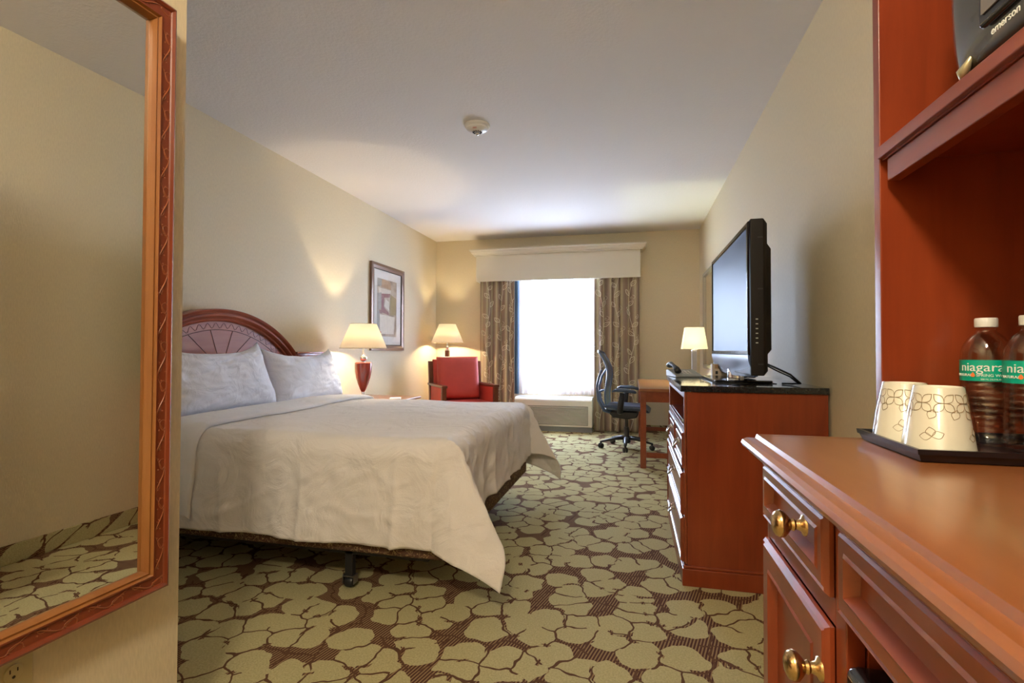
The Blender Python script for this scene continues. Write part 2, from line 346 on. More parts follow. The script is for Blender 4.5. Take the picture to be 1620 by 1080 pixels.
def add_grid(bm, fn, nu, nv, uv=False):
    """fn(u,v)->Vector for u,v in 0..1"""
    g = [[bm.verts.new(fn(i / nu, j / nv)) for j in range(nv + 1)] for i in range(nu + 1)]
    lay = bm.loops.layers.uv.verify() if uv else None
    for i in range(nu):
        for j in range(nv):
            fc = bm.faces.new((g[i][j], g[i + 1][j], g[i + 1][j + 1], g[i][j + 1]))
            if uv:
                for lp, q in zip(fc.loops, ((i, j), (i + 1, j), (i + 1, j + 1), (i, j + 1))): lp[lay].uv = (q[0] / nu, q[1] / nv)
    return g
def obj(name, bm, m, parent=None, smooth=False, bevel=0, seg=2, solid=0, sub=0, loc=None, rot=None, recalc=True, auto=None):
    if recalc: bmesh.ops.recalc_face_normals(bm, faces=bm.faces)
    me = bpy.data.meshes.new(name); bm.to_mesh(me); bm.free()
    if smooth:
        for p in me.polygons: p.use_smooth = True
    if auto is not None:
        for p in me.polygons: p.use_smooth = True
        me.set_sharp_from_angle(angle=math.radians(auto))
    me.materials.append(M[m] if isinstance(m, str) else m)
    o = bpy.data.objects.new(name, me); COL.objects.link(o)
    if parent: o.parent = parent
    if loc: o.location = loc
    if rot: o.rotation_euler = rot
    if solid:
        s = o.modifiers.new('s', 'SOLIDIFY'); s.thickness = solid; s.offset = 0
    if bevel:
        b = o.modifiers.new('b', 'BEVEL'); b.width = bevel; b.segments = seg; b.limit_method = 'ANGLE'; b.angle_limit = math.radians(40)
        for p in me.polygons: p.use_smooth = True
        wn = o.modifiers.new('w', 'WEIGHTED_NORMAL'); wn.keep_sharp = True
    if sub:
        s = o.modifiers.new('sub', 'SUBSURF'); s.levels = sub; s.render_levels = sub
    return o
def boxo(name, b, m, parent=None, bevel=0.002, **k):
    bm = NB(); add_box(bm, *b); return obj(name, bm, m, parent, bevel=bevel, **k)
def thing(name, label, cat, loc=(0, 0, 0), rz=0, group=None):
    o = bpy.data.objects.new(name, None); COL.objects.link(o); o.location = loc; o.rotation_euler = (0, 0, rz); o.empty_display_size = 0.1
    return tag(o, label, cat, group)
def tag(o, label, cat, group=None):
    o['label'] = label; o['category'] = cat
    if group: o['group'] = group
    return o
def structure(name, bm, m, **k):
    o = obj(name, bm, m, **k); o['kind'] = 'structure'; return o
def text_bm(s, size, mtx=None, extrude=0.0003, shear=0, wrap=None):
    c = bpy.data.curves.new('t', 'FONT'); c.body = s; c.size = size; c.extrude = extrude; c.align_x = 'CENTER'; c.align_y = 'CENTER'; c.shear = shear
    o = bpy.data.objects.new('t', c); COL.objects.link(o)
    bpy.context.view_layer.update()
    me = bpy.data.meshes.new_from_object(o.evaluated_get(bpy.context.evaluated_depsgraph_get()))
    bm = NB(); bm.from_mesh(me); bpy.data.objects.remove(o); bpy.data.meshes.remove(me)
    if wrap: bmesh.ops.subdivide_edges(bm, edges=[e for e in bm.edges if e.calc_length() > size * 0.2], cuts=2)
    for v in bm.verts:
        if wrap: v.co = wrap(v.co)
        elif mtx is not None: v.co = mtx @ v.co
    return bm
def frame_panel(bm, axis_pt, y0, y1, z0, z1, prof):
    """nested rectangles on a face looking towards -x. prof=[(inset, out)...]; out = distance towards -x from x=axis_pt"""
    rings = []
    for ins, out in prof:
        rings.append([bm.verts.new((axis_pt - out, y, z)) for y, z in ((y0 + ins, z0 + ins), (y1 - ins, z0 + ins), (y1 - ins, z1 - ins), (y0 + ins, z1 - ins))])
    for a, b in zip(rings, rings[1:]):
        for i in range(4): bm.faces.new((a[i], a[(i + 1) % 4], b[(i + 1) % 4], b[i]))
    bm.faces.new(rings[-1])

XL, XR, YB, ZC = -2.945, 0.878, 7.35, 2.79
PX, PY = -1.21, 1.16       # partition with the big mirror: face x and end y
YF = -2.4
# ------------------------------------------------------------------ structure
bm = NB(); add_box(bm, XL - 0.1, XR + 0.1, YF - 0.1, YB + 0.2, -0.1, 0); structure('floor', bm, 'carpet')
bm = NB(); add_box(bm, XL - 0.1, XR + 0.1, YF - 0.1, YB + 0.2, ZC, ZC + 0.1); structure('ceiling', bm, 'ceil')
bm = NB(); add_box(bm, XL - 0.12, XL, PY, YB + 0.2, 0, ZC); structure('wall_left', bm, 'wall')
bm = NB(); add_box(bm, XR, XR + 0.12, YF - 0.1, YB + 0.2, 0, ZC); structure('wall_right', bm, 'wall')
bm = NB(); add_box(bm, XL, PX, YF, PY, 0, ZC); structure('wall_entry', bm, 'wall')
bm = NB(); add_box(bm, PX, XR, YF - 0.1, YF, 0, ZC); structure('wall_front', bm, 'wall')
WX0, WX1, WZ0, WZ1 = -1.50, -0.55, 0.62, 2.24
bm = NB()
add_box(bm, XL, WX0, YB, YB + 0.2, 0, ZC); add_box(bm, WX1, XR, YB, YB + 0.2, 0, ZC)
add_box(bm, WX0, WX1, YB, YB + 0.2, 0, WZ0); add_box(bm, WX0, WX1, YB, YB + 0.2, WZ1, ZC)
structure('wall_back', bm, 'wall')
bm = NB()
t_ = 0.05
add_box(bm, WX0, WX0 + t_, YB + .08, YB + .14, WZ0, WZ1); add_box(bm, WX1 - t_, WX1, YB + .08, YB + .14, WZ0, WZ1)
add_box(bm, WX0 + t_, WX1 - t_, YB + .08, YB + .14, WZ0, WZ0 + t_); add_box(bm, WX0 + t_, WX1 - t_, YB + .08, YB + .14, WZ1 - t_, WZ1)
add_box(bm, -1.075, -1.02, YB + .08, YB + .14, WZ0 + t_, WZ1 - t_)
wn = structure('window_1', bm, 'winframe', bevel=0.004)
bm = NB(); add_box(bm, WX0 + t_, -1.075, YB + .10, YB + .106, WZ0 + t_, WZ1 - t_); obj('pane', bm, glassy('window_glass', (0.97, 1, 1), 0.9), wn)
bm = NB(); add_box(bm, -1.02, WX1 - t_, YB + .10, YB + .106, WZ0 + t_, WZ1 - t_); obj('pane', bm, bpy.data.materials['window_glass'], wn)
def base(name, b):
    bm = NB(); add_box(bm, *b); structure(name, bm, 'carpet', bevel=0.004)
base('baseboard_left', (XL, XL + 0.012, PY + 0.012, YB - 0.012, 0, 0.10)); base('baseboard_right', (XR - 0.012, XR, YF, YB - 0.012, 0, 0.10))
base('baseboard_back', (XL, XR, YB - 0.012, YB, 0, 0.10)); base('baseboard_entry', (XL, PX, PY, PY + 0.012, 0, 0.10))

# ------------------------------------------------------------------ big carved mirror on the entry wall
def big_mirror():
    y0, y1, z0, z1 = -0.05, 1.073, 0.523, 1.998
    W = 0.056
    t = thing('wall_mirror', 'large rectangular wall mirror in a carved red wood frame, in the left foreground', 'mirror', (PX + 0.016, (y0 + y1) / 2, z0), math.radians(-1.5))
    cy = (y0 + y1) / 2
    def L(y, z): return y - cy, z - z0
    # moulded frame swept round the rectangle (x grows into the room)
    prof_out = [(0, 0.0), (0.0, 0.030), (0.006, 0.034), (0.012, 0.030), (0.014, 0.027), (0.037, 0.026), (0.039, 0.031), (0.042, 0.031)]
    prof_in = [(0.042, 0.0), (0.042, 0.031), (0.045, 0.024), (0.050, 0.026), (0.054, 0.016), (W, 0.009), (W, 0.0)]
    def ring(bm, prof):
        rs = []
        for ins, out in prof:
            rs.append([bm.verts.new((out, a, b)) for a, b in (L(y0 + ins, z0 + ins), L(y1 - ins, z0 + ins), L(y1 - ins, z1 - ins), L(y0 + ins, z1 - ins))])
        for a, b in list(zip(rs, rs[1:])) + [(rs[-1], rs[0])]:
            for i in range(4): bm.faces.new((a[i], a[(i + 1) % 4], b[(i + 1) % 4], b[i]))
    bm = NB(); ring(bm, prof_out); fr = obj('carved_frame', bm, 'mirrorwood', t)
    bm = NB(); ring(bm, prof_in); obj('inner_lip', bm, 'mirrorgold', t)
    # carved vine relief
    bm = None; mid = 0.0255
    def vine(p0, p1, nrm):
        bm = NB()
        p0 = Vector(p0); p1 = Vector(p1); Ln = (p1 - p0).length; dr = (p1 - p0).normalized(); nr = Vector(nrm)
        per = 0.098; k = int(Ln / per)
        for i in range(k):
            s = i * per + 0.02
            pts = []
            for q in range(11):
                u = q / 10; pts.append(p0 + dr * (s + u * per * 0.62) + nr * (0.011 * -math.cos(u * PI)))
            add_tube(bm, [p + Vector((0.0275, 0, 0)) for p in pts], [0.0006 + 0.0011 * math.sin(PI * q / 10) for q in range(11)], 6)
            pts = [p0 + dr * (s + 0.055 + 0.043 * u / 8) + nr * (0.011 - 0.023 * u / 8) for u in range(9)]
            add_tube(bm, [p + Vector((0.0265, 0, 0)) for p in pts], 0.0010, 5)
            c = p0 + dr * (s + 0.074) + nr * 0.006 + Vector((0.0268, 0, 0))
            add_tube(bm, [c + dr * (0.013 * math.cos(a)) + nr * (0.008 * math.sin(a) * (1 + .35 * math.cos(a))) for a in [2 * PI * q / 12 for q in range(12)]], 0.0010, 5, closed=True)
            c = p0 + dr * (s + 0.022) + nr * -0.006 + Vector((0.0268, 0, 0))
            add_tube(bm, [c + dr * (0.009 * math.cos(a)) + nr * (0.006 * math.sin(a)) for a in [PI * 1.5 * q / 9 for q in range(10)]], 0.0009, 5)
            for dd in (0.012, 0.035, 0.062, 0.088):
                q = p0 + dr * (s + dd) + nr * random.uniform(-0.006, 0.010); add_lathe(bm, [(0.0022, 0), (0.0014, 0.0015), (0, 0.002)], 6, tuple(q + Vector((0.026, 0, 0))), mtx=Matrix.Rotation(PI / 2, 3, 'Y'))
        obj('carving', bm, 'carve', fr, smooth=True)
    a, b = L(y1 - mid, z0 + .02); c, d_ = L(y1 - mid, z1 - .02); vine((0, a, b), (0, c, d_), (0, 1, 0))
    a, b = L(y0 + mid, z0 + .02); c, d_ = L(y0 + mid, z1 - .02); vine((0, a, b), (0, c, d_), (0, -1, 0))
    a, b = L(y0 + .02, z0 + mid); c, d_ = L(y1 - .02, z0 + mid); vine((0, a, b), (0, c, d_), (0, 0, -1))
    a, b = L(y0 + .02, z1 - mid); c, d_ = L(y1 - .02, z1 - mid); vine((0, a, b), (0, c, d_), (0, 0, 1))
    bm = NB(); add_box(bm, 0.002, 0.0075, y0 + W - .004 - cy, y1 - W + .004 - cy, W - .004, z1 - z0 - W + .004); obj('glass', bm, 'mirror', t)
big_mirror()
def outlet(loc):
    t = thing('power_outlet', 'ivory wall outlet plate low on the mirror wall, beneath the carved frame', 'outlet', loc)
    boxo('cover_plate', (0, 0.005, -0.036, 0.036, -0.058, 0.058), 'outlet', t, 0.003)
    for s in (1, -1):
        bm = NB(); add_lathe(bm, [(0.0165, 0), (0.0165, 0.0025), (0.0155, 0.0032)], 20, (0.0045, 0, s * 0.0195), mtx=Matrix.Rotation(PI / 2, 3, 'Y'))
        q = obj('receptacle', bm, 'outlet', t)
        bm = NB(); add_box(bm, 0.0074, 0.0082, -0.0075, -0.0055, s * .0195 + .001, s * .0195 + .009); add_box(bm, 0.0074, 0.0082, 0.0055, 0.0075, s * .0195 + .001, s * .0195 + .008)
        add_lathe(bm, [(0.003, 0), (0.003, 0.0008)], 10, (0.0074, 0, s * .0195 - .008), mtx=Matrix.Rotation(PI / 2, 3, 'Y')); obj('slots', bm, 'slot', q)
outlet((PX, 0.774, 0.456))

# ------------------------------------------------------------------ ceiling fittings
def smoke():
    t = thing('smoke_detector', 'round white smoke detector on the ceiling', 'smoke detector', (-1.125, 3.60, ZC))
    bm = NB(); add_lathe(bm, [(0.095, 0), (0.095, -0.012), (0.088, -0.02)], 36); obj('base_plate', bm, 'pwhite', t, auto=35)
    bm = NB(); add_lathe(bm, [(0.086, -0.018), (0.080, -0.030), (0.062, -0.043), (0.040, -0.050), (0.0, -0.053)], 36); obj('housing', bm, 'pwhite', t, smooth=True)
    bm = NB()
    for k in range(12):
        a = 2 * PI * k / 12; add_box(bm, 0.022, 0.036, -0.003, 0.003, -0.0545, -0.050, Matrix.Rotation(a, 4, 'Z'))
    obj('vent_slots', bm, 'slot', t)
    bm = NB(); add_lathe(bm, [(0.016, -0.050), (0.015, -0.068), (0.006, -0.074), (0, -0.075)], 20); obj('sensor_nub', bm, 'chrome', t, smooth=True)
    bm = text_bm('FIRE', 0.016, Matrix.Translation((0.0, -0.064, -0.0435)) @ Matrix.Rotation(PI - 0.55, 4, 'X')); obj('red_lettering', bm, mat('red_print', (0.6, 0.08, 0.04)), t)
smoke()
def ceiling_lamp():
    t = thing('ceiling_lamp', 'flush round ceiling lamp of the entry behind the camera', 'ceiling lamp', (-0.25, -0.55, ZC))
    bm = NB(); add_lathe(bm, [(0.20, 0), (0.20, -0.03), (0.185, -0.035)], 32); obj('base_ring', bm, 'brass', t, auto=40)
    bm = NB(); add_lathe(bm, [(0.18, -0.03), (0.15, -0.07), (0.08, -0.10), (0, -0.11)], 32); obj('diffuser', bm, emit('lit_frosted_glass', (1.0, 0.82, 0.58), 9), t, smooth=True)
ceiling_lamp()

# ------------------------------------------------------------------ bed
BY0, BY1, BXF, BXH, BZ = 2.13, 3.91, -0.79, -2.85, 0.712
def bed():
    t = thing('bed', 'king bed with patterned brown box spring on castored legs', 'bed', ((BXF + BXH) / 2, (BY0 + BY1) / 2, 0))
    hx, hy = (BXF - BXH) / 2, (BY1 - BY0) / 2
    bm = NB(); add_box(bm, -hx + .01, hx - .015, -hy + .015, hy - .015, 0.185, 0.42); obj('box_spring', bm, 'boxspring', t, bevel=0.02, seg=3)
    bm = NB(); add_box(bm, -hx + .01, hx - .03, -hy + .03, hy - .03, 0.422, 0.69); obj('mattress', bm, 'white', t, bevel=0.05, seg=4)
    bm = NB()
    for y in (-hy + .06, hy - .09): add_box(bm, -hx + .03, hx - .12, y, y + .03, 0.160, 0.184)
    for x in (-hx + .05, -0.05, hx - .3): add_box(bm, x, x + .03, -hy + .09, hy - .09, 0.162, 0.183)
    obj('steel_frame', bm, 'black', t)
    for x in (-hx + .45, hx - .52):
        for y in (-hy + .075, hy - .075):
            bm = NB(); add_box(bm, x - .02, x + .02, y - .015, y + .015, 0.05, 0.184); lg = obj('leg', bm, 'black', t, bevel=.002)
            bm = NB(); add_lathe(bm, [(0.022, -.02), (0.026, -.012), (0.026, .012), (0.022, .02)], 18, (x, y, 0.026), mtx=Matrix.Rotation(PI / 2, 3, 'X') @ Matrix.Rotation(PI/2, 3, 'Y').inverted() if False else Matrix.Rotation(PI / 2, 3, 'Y'))
            cs = obj('caster_wheel', bm, 'black', lg, auto=40)
            bm = NB(); add_box(bm, x - .03, x - .026, y - .02, y + .02, .02, .06); add_box(bm, x + .026, x + .03, y - .02, y + .02, .02, .06); add_box(bm, x - .03, x + .03, y - .02, y + .02, .052, .057)
            obj('caster_housing', bm, 'steel', lg, bevel=.001)
    return t
bed()
R_ = 0.09
IX, IY0, IY1 = BXF - R_ + .02, BY0 + R_, BY1 - R_
def drape(x, y, off=0.0, flat=False):
    """cloth coordinate -> world point of a cloth laid on the bed"""
    ex = max(0.0, x - IX); ey = (y - IY1) if y > IY1 else ((y - IY0) if y < IY0 else 0.0)
    cx, cy = min(x, IX), min(max(y, IY0), IY1)
    top = BZ + off
    crown = 0.018 * (1 - ((cy - 3.02) / 0.9) ** 2) + 0.012 * noise.noise(Vector((cx * 1.7, cy * 1.7, 3.3))) + 0.005 * noise.noise(Vector((cx * 6, cy * 5, 1.3)))
    d_ = math.hypot(ex, ey)
    if d_ < 1e-6: return Vector((cx, cy, top + crown))
    nx, ny = ex / d_, ey / d_
    th = math.atan2(ex, abs(ey))             # 0 = side, pi/2 = foot
    rr = R_ + off; q = rr * PI / 2
    if d_ < q: hz = rr * math.sin(d_ / rr); dp = rr * (1 - math.cos(d_ / rr)); hang = 0
    else:
        hang = d_ - q; corner = math.sin(2 * th) if 0 < th < PI / 2 else 0
        ph = math.radians(3 + 22 * corner)
        hz = rr + hang * math.sin(ph); dp = rr + hang * math.cos(ph * 0.8)
    p = cx * 1.0 + (th * 0.30 if ey < 0 else -th * .3 + 5) + (cy if th > 1.5 else (IY0 if ey < 0 else 3.6)) * 1.0
    if flat: rip = 0
    else:
        g = min(1.0, d_ / 0.25) * (0.35 + 1.5 * hang)
        sgn = noise.noise(Vector((p * 3.1, 0.7, hang * 0.6)))
        s2 = noise.noise(Vector((p * 9.0, 5.7, hang * 1.2)))
        ridge = 1 - abs(noise.noise(Vector((p * 4.2, 9.1, hang * 0.35)))) * 2.4
        rip = g * (0.034 * sgn + 0.016 * s2 + 0.022 * max(0, ridge) ** 3)
        rip += 0.004 * noise.noise(Vector((p * 14, d_ * 20, 2))) + 0.006 * max(0, 1 - 5 * abs(noise.noise(Vector((p * 5 + d_ * 3, d_ * 5, 8)))))
    corner = math.sin(2 * th)
    kx = 1.0 + 0.55 * corner; ky = 1.0 - 0.45 * corner
    v = Vector((cx + nx * (hz * kx + rip), cy + ny * (hz * ky + rip), top + crown * max(0, 1 - d_ / 0.2) - dp))
    return v
def coverlet():
    A = R_ * PI / 2
    aF = A + 0.285 - .0; aS = A + 0.385
    x0 = -2.30; x1 = IX + aF; y0 = IY0 - aS; y1 = IY1 + aS
    bm = NB()
    def fn(u, v):
        x = x0 + (x1 - x0) * u; y = y0 + (y1 - y0) * v
        # slightly wavy hem
        if v < 0.02: y += 0.012 * noise.noise(Vector((x * 3, 1, 1)))
        return drape(x, y, 0.002)
    add_grid(bm, fn, 200, 230)
    o = obj('bed_coverlet', bm, 'cover', smooth=True, solid=0.004)
    tag(o, 'cream coverlet spread over the bed, hanging in folds at the side and foot', 'coverlet')
coverlet()
def sheet():
    A = R_ * PI / 2; aS = A + 0.36
    y0 = IY0 - aS; y1 = IY1 + aS
    path = [(-2.80, 0.004), (-2.62, 0.006), (-2.47, 0.008), (-2.45, 0.018), (-2.42, 0.030), (-2.38, 0.036), (-2.25, 0.036), (-2.155, 0.034), (-2.125, 0.030), (-2.11, 0.020), (-2.115, 0.008), (-2.13, 0.006)]
    bm = NB(); nv = 170
    rows = []
    for (x, off) in path:
        row = []
        for j in range(nv + 1):
            y = y0 + (y1 - y0) * j / nv
            wob = 0.018 * noise.noise(Vector((y * 2.0, 4.4, 0))) if x > -2.4 else 0
            q = drape(x + wob, y, off); row.append(bm.verts.new(q))
        rows.append(row)
    for a, b in zip(rows, rows[1:]):
        for j in range(nv): bm.faces.new((a[j], b[j], b[j + 1], a[j + 1]))
    o = obj('bed_sheet', bm, 'white', smooth=True)
    tag(o, 'white bed sheet with its top folded back in a band before the pillows', 'sheet')
sheet()
def pillow(name, label, c, w_, h_, T, lean, seed, rz=0, droop=0.0):
    bm = NB()
    n = 48
    def surf(sgn):
        def fn(u, v):
            a, b = 2 * u - 1, 2 * v - 1
            k = (max(0, 1 - abs(a) ** 3.0) * max(0, 1 - abs(b) ** 3.0)) ** 0.52
            ex = 1 - 0.055 * (1 - b * b) * 0 ; 
            x = a * w_ / 2 * (1 - 0.045 * (1 - abs(b) ** 2) * abs(a) ** 3)
            z = b * h_ / 2 * (1 - 0.20 * (1 - abs(a) ** 1.8) * (1 if b > 0 else 0.2) * abs(b) ** 2)
            z += droop * (abs(a) ** 4) * (1 if b > 0 else 0)
            y = sgn * (T / 2) * k
            wr = 0.010 * noise.noise(Vector((a * 2.2 + seed, b * 2.2, sgn))) + 0.006 * noise.noise(Vector((a * 5 + b * 4 + seed, b * 3, sgn * 3))) + 0.004 * (1 - abs(noise.noise(Vector((a * 3 + seed, b * 6 - a * 3, 7)))) * 3)
            y += sgn * wr * min(1, k * 2.5) 
            return Vector((x, y, z))
        return fn
    A = add_grid(bm, surf(-1), n, n); B = add_grid(bm, surf(1), n, n)
    bmesh.ops.remove_doubles(bm, verts=bm.verts, dist=0.0008)
    o = obj(name, bm, 'pillow', smooth=True)
    o.location = c; o.rotation_euler = (lean, 0, PI / 2 + rz)
    tag(o, label, 'pillow')
# local y = thickness; after rz=90deg, +y local -> -x world ; lean tips the top back to the headboard
pillow('pillow', 'larger white pillow leaning on the headboard, partly hidden by the mirror wall', (-2.585, 2.735, 0.928), 0.96, 0.42, 0.20, -0.38, 1.3, droop=0.06)
pillow('pillow', 'white pillow at the lamp side of the bed, leaning on the headboard', (-2.66, 3.76, 0.908), 0.90, 0.40, 0.19, -0.34, 5.1, droop=0.045)

# ------------------------------------------------------------------ headboard
def headboard():
    xw = XL + 0.002; D0 = 0.05
    t = thing('headboard', 'arched reddish wood headboard with a carved sunburst panel behind the pillows', 'headboard', (XL + 0.002, 3.12, 0))
    # arc through (+-0.89, 1.075) with crown 1.425 at y=0
    half, zs, zt = 0.80, 1.075, 1.412
    s = zt - zs; Rr = (half * half + s * s) / (2 * s); zc = zt - Rr; am = math.asin(half / Rr)
    def arc(rad, n=60, lim=None):
        a_ = lim if lim else am
        return [(rad * math.sin(-a_ + 2 * a_ * i / n), zc + rad * math.cos(-a_ + 2 * a_ * i / n)) for i in range(n + 1)]
    # main panel
    bm = NB(); poly = [(-half + .06, 0.30), (half - .06, 0.30)] + [(y, z) for y, z in arc(Rr - 0.03)][::-1]
    add_prism(bm, poly, 0.004, D0 - 0.012, 'X'); obj('sunburst_panel', bm, 'woodpanel', t)
    # rays and ring grooves raised as thin dark beads
    bm = NB(); zb = 0.98
    ri = Rr - 0.145
    for a in (-76, -50, -20, 20, 50, 76):
        ar = math.radians(a); p = Vector((0, math.sin(ar), math.cos(ar)))
        # meet the ring
        o0 = Vector((0, 0, zb)); L0 = 0.05
        best = L0
        for k in range(400):
            q = o0 + p * (k * 0.003)
            if math.hypot(q.y, q.z - zc) > ri: break
            best = k * 0.003
        add_tube(bm, [o0 + p * 0.04 + Vector((D0 - .0125, 0, 0)), o0 + p * best + Vector((D0 - .0125, 0, 0))], 0.0035, 6)
    add_tube(bm, [Vector((D0 - .0125, y, z)) for y, z in arc(ri)], 0.003, 6)
    # zigzag carved band
    pts = []
    for i in range(241):
        a = -am + 2 * am * i / 240; rr = ri + 0.030 + 0.018 * math.sin(i * 2 * PI / 240 * 22)
        pts.append(Vector((D0 - .0125, rr * math.sin(a), zc + rr * math.cos(a))))
    add_tube(bm, pts, 0.0025, 5); obj('carved_lines', bm, 'wooddark', t)
    # arched moulding: sweep a profile (radial, depth)
    prof = [(-0.085, 0.0), (-0.085, 0.050), (-0.078, 0.056), (-0.070, 0.050), (-0.064, 0.052), (-0.056, 0.066), (-0.044, 0.074), (-0.032, 0.070), (-0.028, 0.062), (-0.022, 0.064), (-0.012, 0.082), (0.0, 0.088), (0.004, 0.080), (0.004, 0.0)]
    def sweep(bm, pts, nrm):
        rs = []
        for (y, z), (ny, nz) in zip(pts, nrm): rs.append([bm.verts.new((dx, y + ny * dr, z + nz * dr)) for dr, dx in prof])
        for a, b in zip(rs, rs[1:]):
            for i in range(len(prof)): bm.faces.new((a[i], a[(i + 1) % len(prof)], b[(i + 1) % len(prof)], b[i]))
        bm.faces.new(rs[0]); bm.faces.new(rs[-1][::-1])
    bm = NB(); P_ = arc(Rr, 70); sweep(bm, P_, [((y) / Rr, (z - zc) / Rr) for y, z in P_]); obj('arched_moulding', bm, 'woodhead', t, auto=35)
    for s_ in (-1, 1):
        bm = NB()
        cap = [(0.0, 0.0), (0.0, 0.088), (0.012, 0.10), (0.016, 0.10), (0.022, 0.105), (0.028, 0.105), (0.028, 0)]
        # horizontal moulded shelf: three stacked steps
        y0, y1 = (half - .03, 1.22) if s_ > 0 else (-1.22, -half + .03)
        add_box(bm, 0, 0.105, y0 - (0.0 if s_ > 0 else .03), y1 + (.03 if s_ > 0 else 0.0), 1.092, 1.106)
        add_box(bm, 0, 0.085, y0, y1 + (.01 if s_ > 0 else 0), 1.070, 1.092)
        add_box(bm, 0, 0.070, y0, y1, 1.040, 1.070)
        add_box(bm, 0, 0.055, y0, y1, 1.020, 1.040)
        obj('side_moulding', bm, 'woodhead', t, bevel=.004, seg=3)
        bm = NB(); add_box(bm, 0, 0.04, (half - .07) if s_ > 0 else -1.19, 1.19 if s_ > 0 else -half + .07, 0.30, 1.02); obj('side_panel', bm, 'woodpanel', t, bevel=.002)
headboard()

# ------------------------------------------------------------------ lamps
def shade(parent, r0_, r1_, z0, z1, square=False, m='shadew'):
    bm = NB(); n = 4 if square else 48
    rot = Matrix.Rotation(PI / 4, 3, 'Z') if square else None
    add_lathe(bm, [(r0_, z0), (r1_, z1)], n, cap=False, mtx=rot); s = obj('lamp_shade', bm, m, parent, smooth=not square, solid=0.0015)
    if not square:
        bm = NB(); add_tube(bm, [(r0_ * math.cos(a), r0_ * math.sin(a), z0) for a in [2 * PI * k / 48 for k in range(48)]], 0.0025, 6, closed=True); obj('shade_trim', bm, 'trim', s); bm = NB()
        add_tube(bm, [(r1_ * math.cos(a), r1_ * math.sin(a), z1) for a in [2 * PI * k / 48 for k in range(48)]], 0.002, 6, closed=True); obj('shade_trim', bm, 'trim', s)
    # spider and bulb
    bm = NB()
    for k in range(3):
        a = 2 * PI * k / 3; add_tube(bm, [(0, 0, z1 - .012), (r1_ * .9 * math.cos(a) * (.72 if square else 1), r1_ * .9 * math.sin(a) * (.72 if square else 1), z1 - .006)], 0.0015, 5)
    obj('shade_spider', bm, 'steel', s)
    bm = NB(); zb = (z0 + z1) / 2 - .03
    add_lathe(bm, [(0.012, zb - .045), (0.014, zb - .025), (0.028, zb), (0.026, zb + .018), (0.012, zb + .03), (0, zb + .033)], 20); obj('bulb', bm, emit('lit_bulb', (1, 0.78, 0.45), 25), parent, smooth=True)
    return zb
def table_lamp():
    L = (-2.61, 4.60, 0.626)
    t = thing('table_lamp', 'lit table lamp with a red urn body and cream conical shade, on the nightstand', 'lamp', L)
    bm = NB(); add_lathe(bm, [(0.062, 0), (0.062, 0.014), (0.050, 0.024), (0.024, 0.042), (0.014, 0.066), (0.018, 0.086)], 32); obj('chrome_base', bm, 'chrome', t, auto=40)
    bm = NB(); add_lathe(bm, [(0.016, 0.085), (0.030, 0.11), (0.052, 0.165), (0.070, 0.225), (0.080, 0.285), (0.083, 0.335), (0.083, 0.37), (0.076, 0.378), (0.02, 0.38)], 40); obj('urn_body', bm, 'urn', t, auto=40)
    bm = NB(); add_lathe(bm, [(0.020, 0.379), (0.018, 0.387), (0.034, 0.403), (0.038, 0.419), (0.034, 0.433), (0.018, 0.445), (0.010, 0.455), (0.008, 0.535)], 32); obj('chrome_neck', bm, 'chrome', t, auto=50)
    zb = shade(t, 0.228, 0.126, 0.515, 0.757)
    light('table_lamp_bulb', 'POINT', (L[0], L[1], L[2] + zb), 80, (1.0, 0.78, 0.50), 0.03)
table_lamp()
def floor_lamp():
    L = (-2.62, 6.98, 0)
    t = thing('floor_lamp', 'lit floor lamp with a cream shade in the corner behind the red armchair', 'lamp', L)
    bm = NB(); add_lathe(bm, [(0.14, 0), (0.14, 0.015), (0.12, 0.03), (0.03, 0.045)], 32); obj('base', bm, 'chairwood', t, auto=40)
    bm = NB(); add_box(bm, -.028, .028, -.028, .028, 0.04, 1.12); obj('wood_stem', bm, 'chairwood', t, bevel=.004)
    bm = NB(); add_lathe(bm, [(0.034, 1.12), (0.034, 1.135), (0.02, 1.145), (0.026, 1.165), (0.02, 1.185), (0.010, 1.19), (0.008, 1.26)], 24); obj('chrome_neck', bm, 'chrome', t, auto=50)
    zb = shade(t, 0.232, 0.118, 1.235, 1.505)
    light('floor_lamp_bulb', 'POINT', (L[0], L[1], L[2] + zb), 85, (1.0, 0.80, 0.50), 0.03)
floor_lamp()
def desk_lamp():
    L = (0.66, 6.05, 0.762)
    t = thing('desk_lamp', 'lit steel desk lamp with a tapered square shade, on the desk', 'lamp', L)
    bm = NB(); add_box(bm, -.07, .07, -.07, .07, 0, 0.02); obj('base', bm, 'steel', t, bevel=.004)
    bm = NB(); add_box(bm, -.026, .026, -.026, .026, 0.02, 0.36); obj('column', bm, 'steel', t, bevel=.003)
    bm = NB(); add_lathe(bm, [(0.030, 0.36), (0.030, 0.375), (0.012, 0.385), (0.008, 0.44)], 20); obj('neck', bm, 'chrome', t, auto=40)
    boxo('card_tag', (-.022, .022, -.030, -.0265, 0.05, 0.14), 'pwhite', t, .001)  # small white card tag on the lamp column
    zb = shade(t, 0.185, 0.135, 0.385, 0.625, square=True)
    light('desk_lamp_bulb', 'POINT', (L[0], L[1], L[2] + zb), 95, (0.90, 1.0, 0.62), 0.03)
desk_lamp()

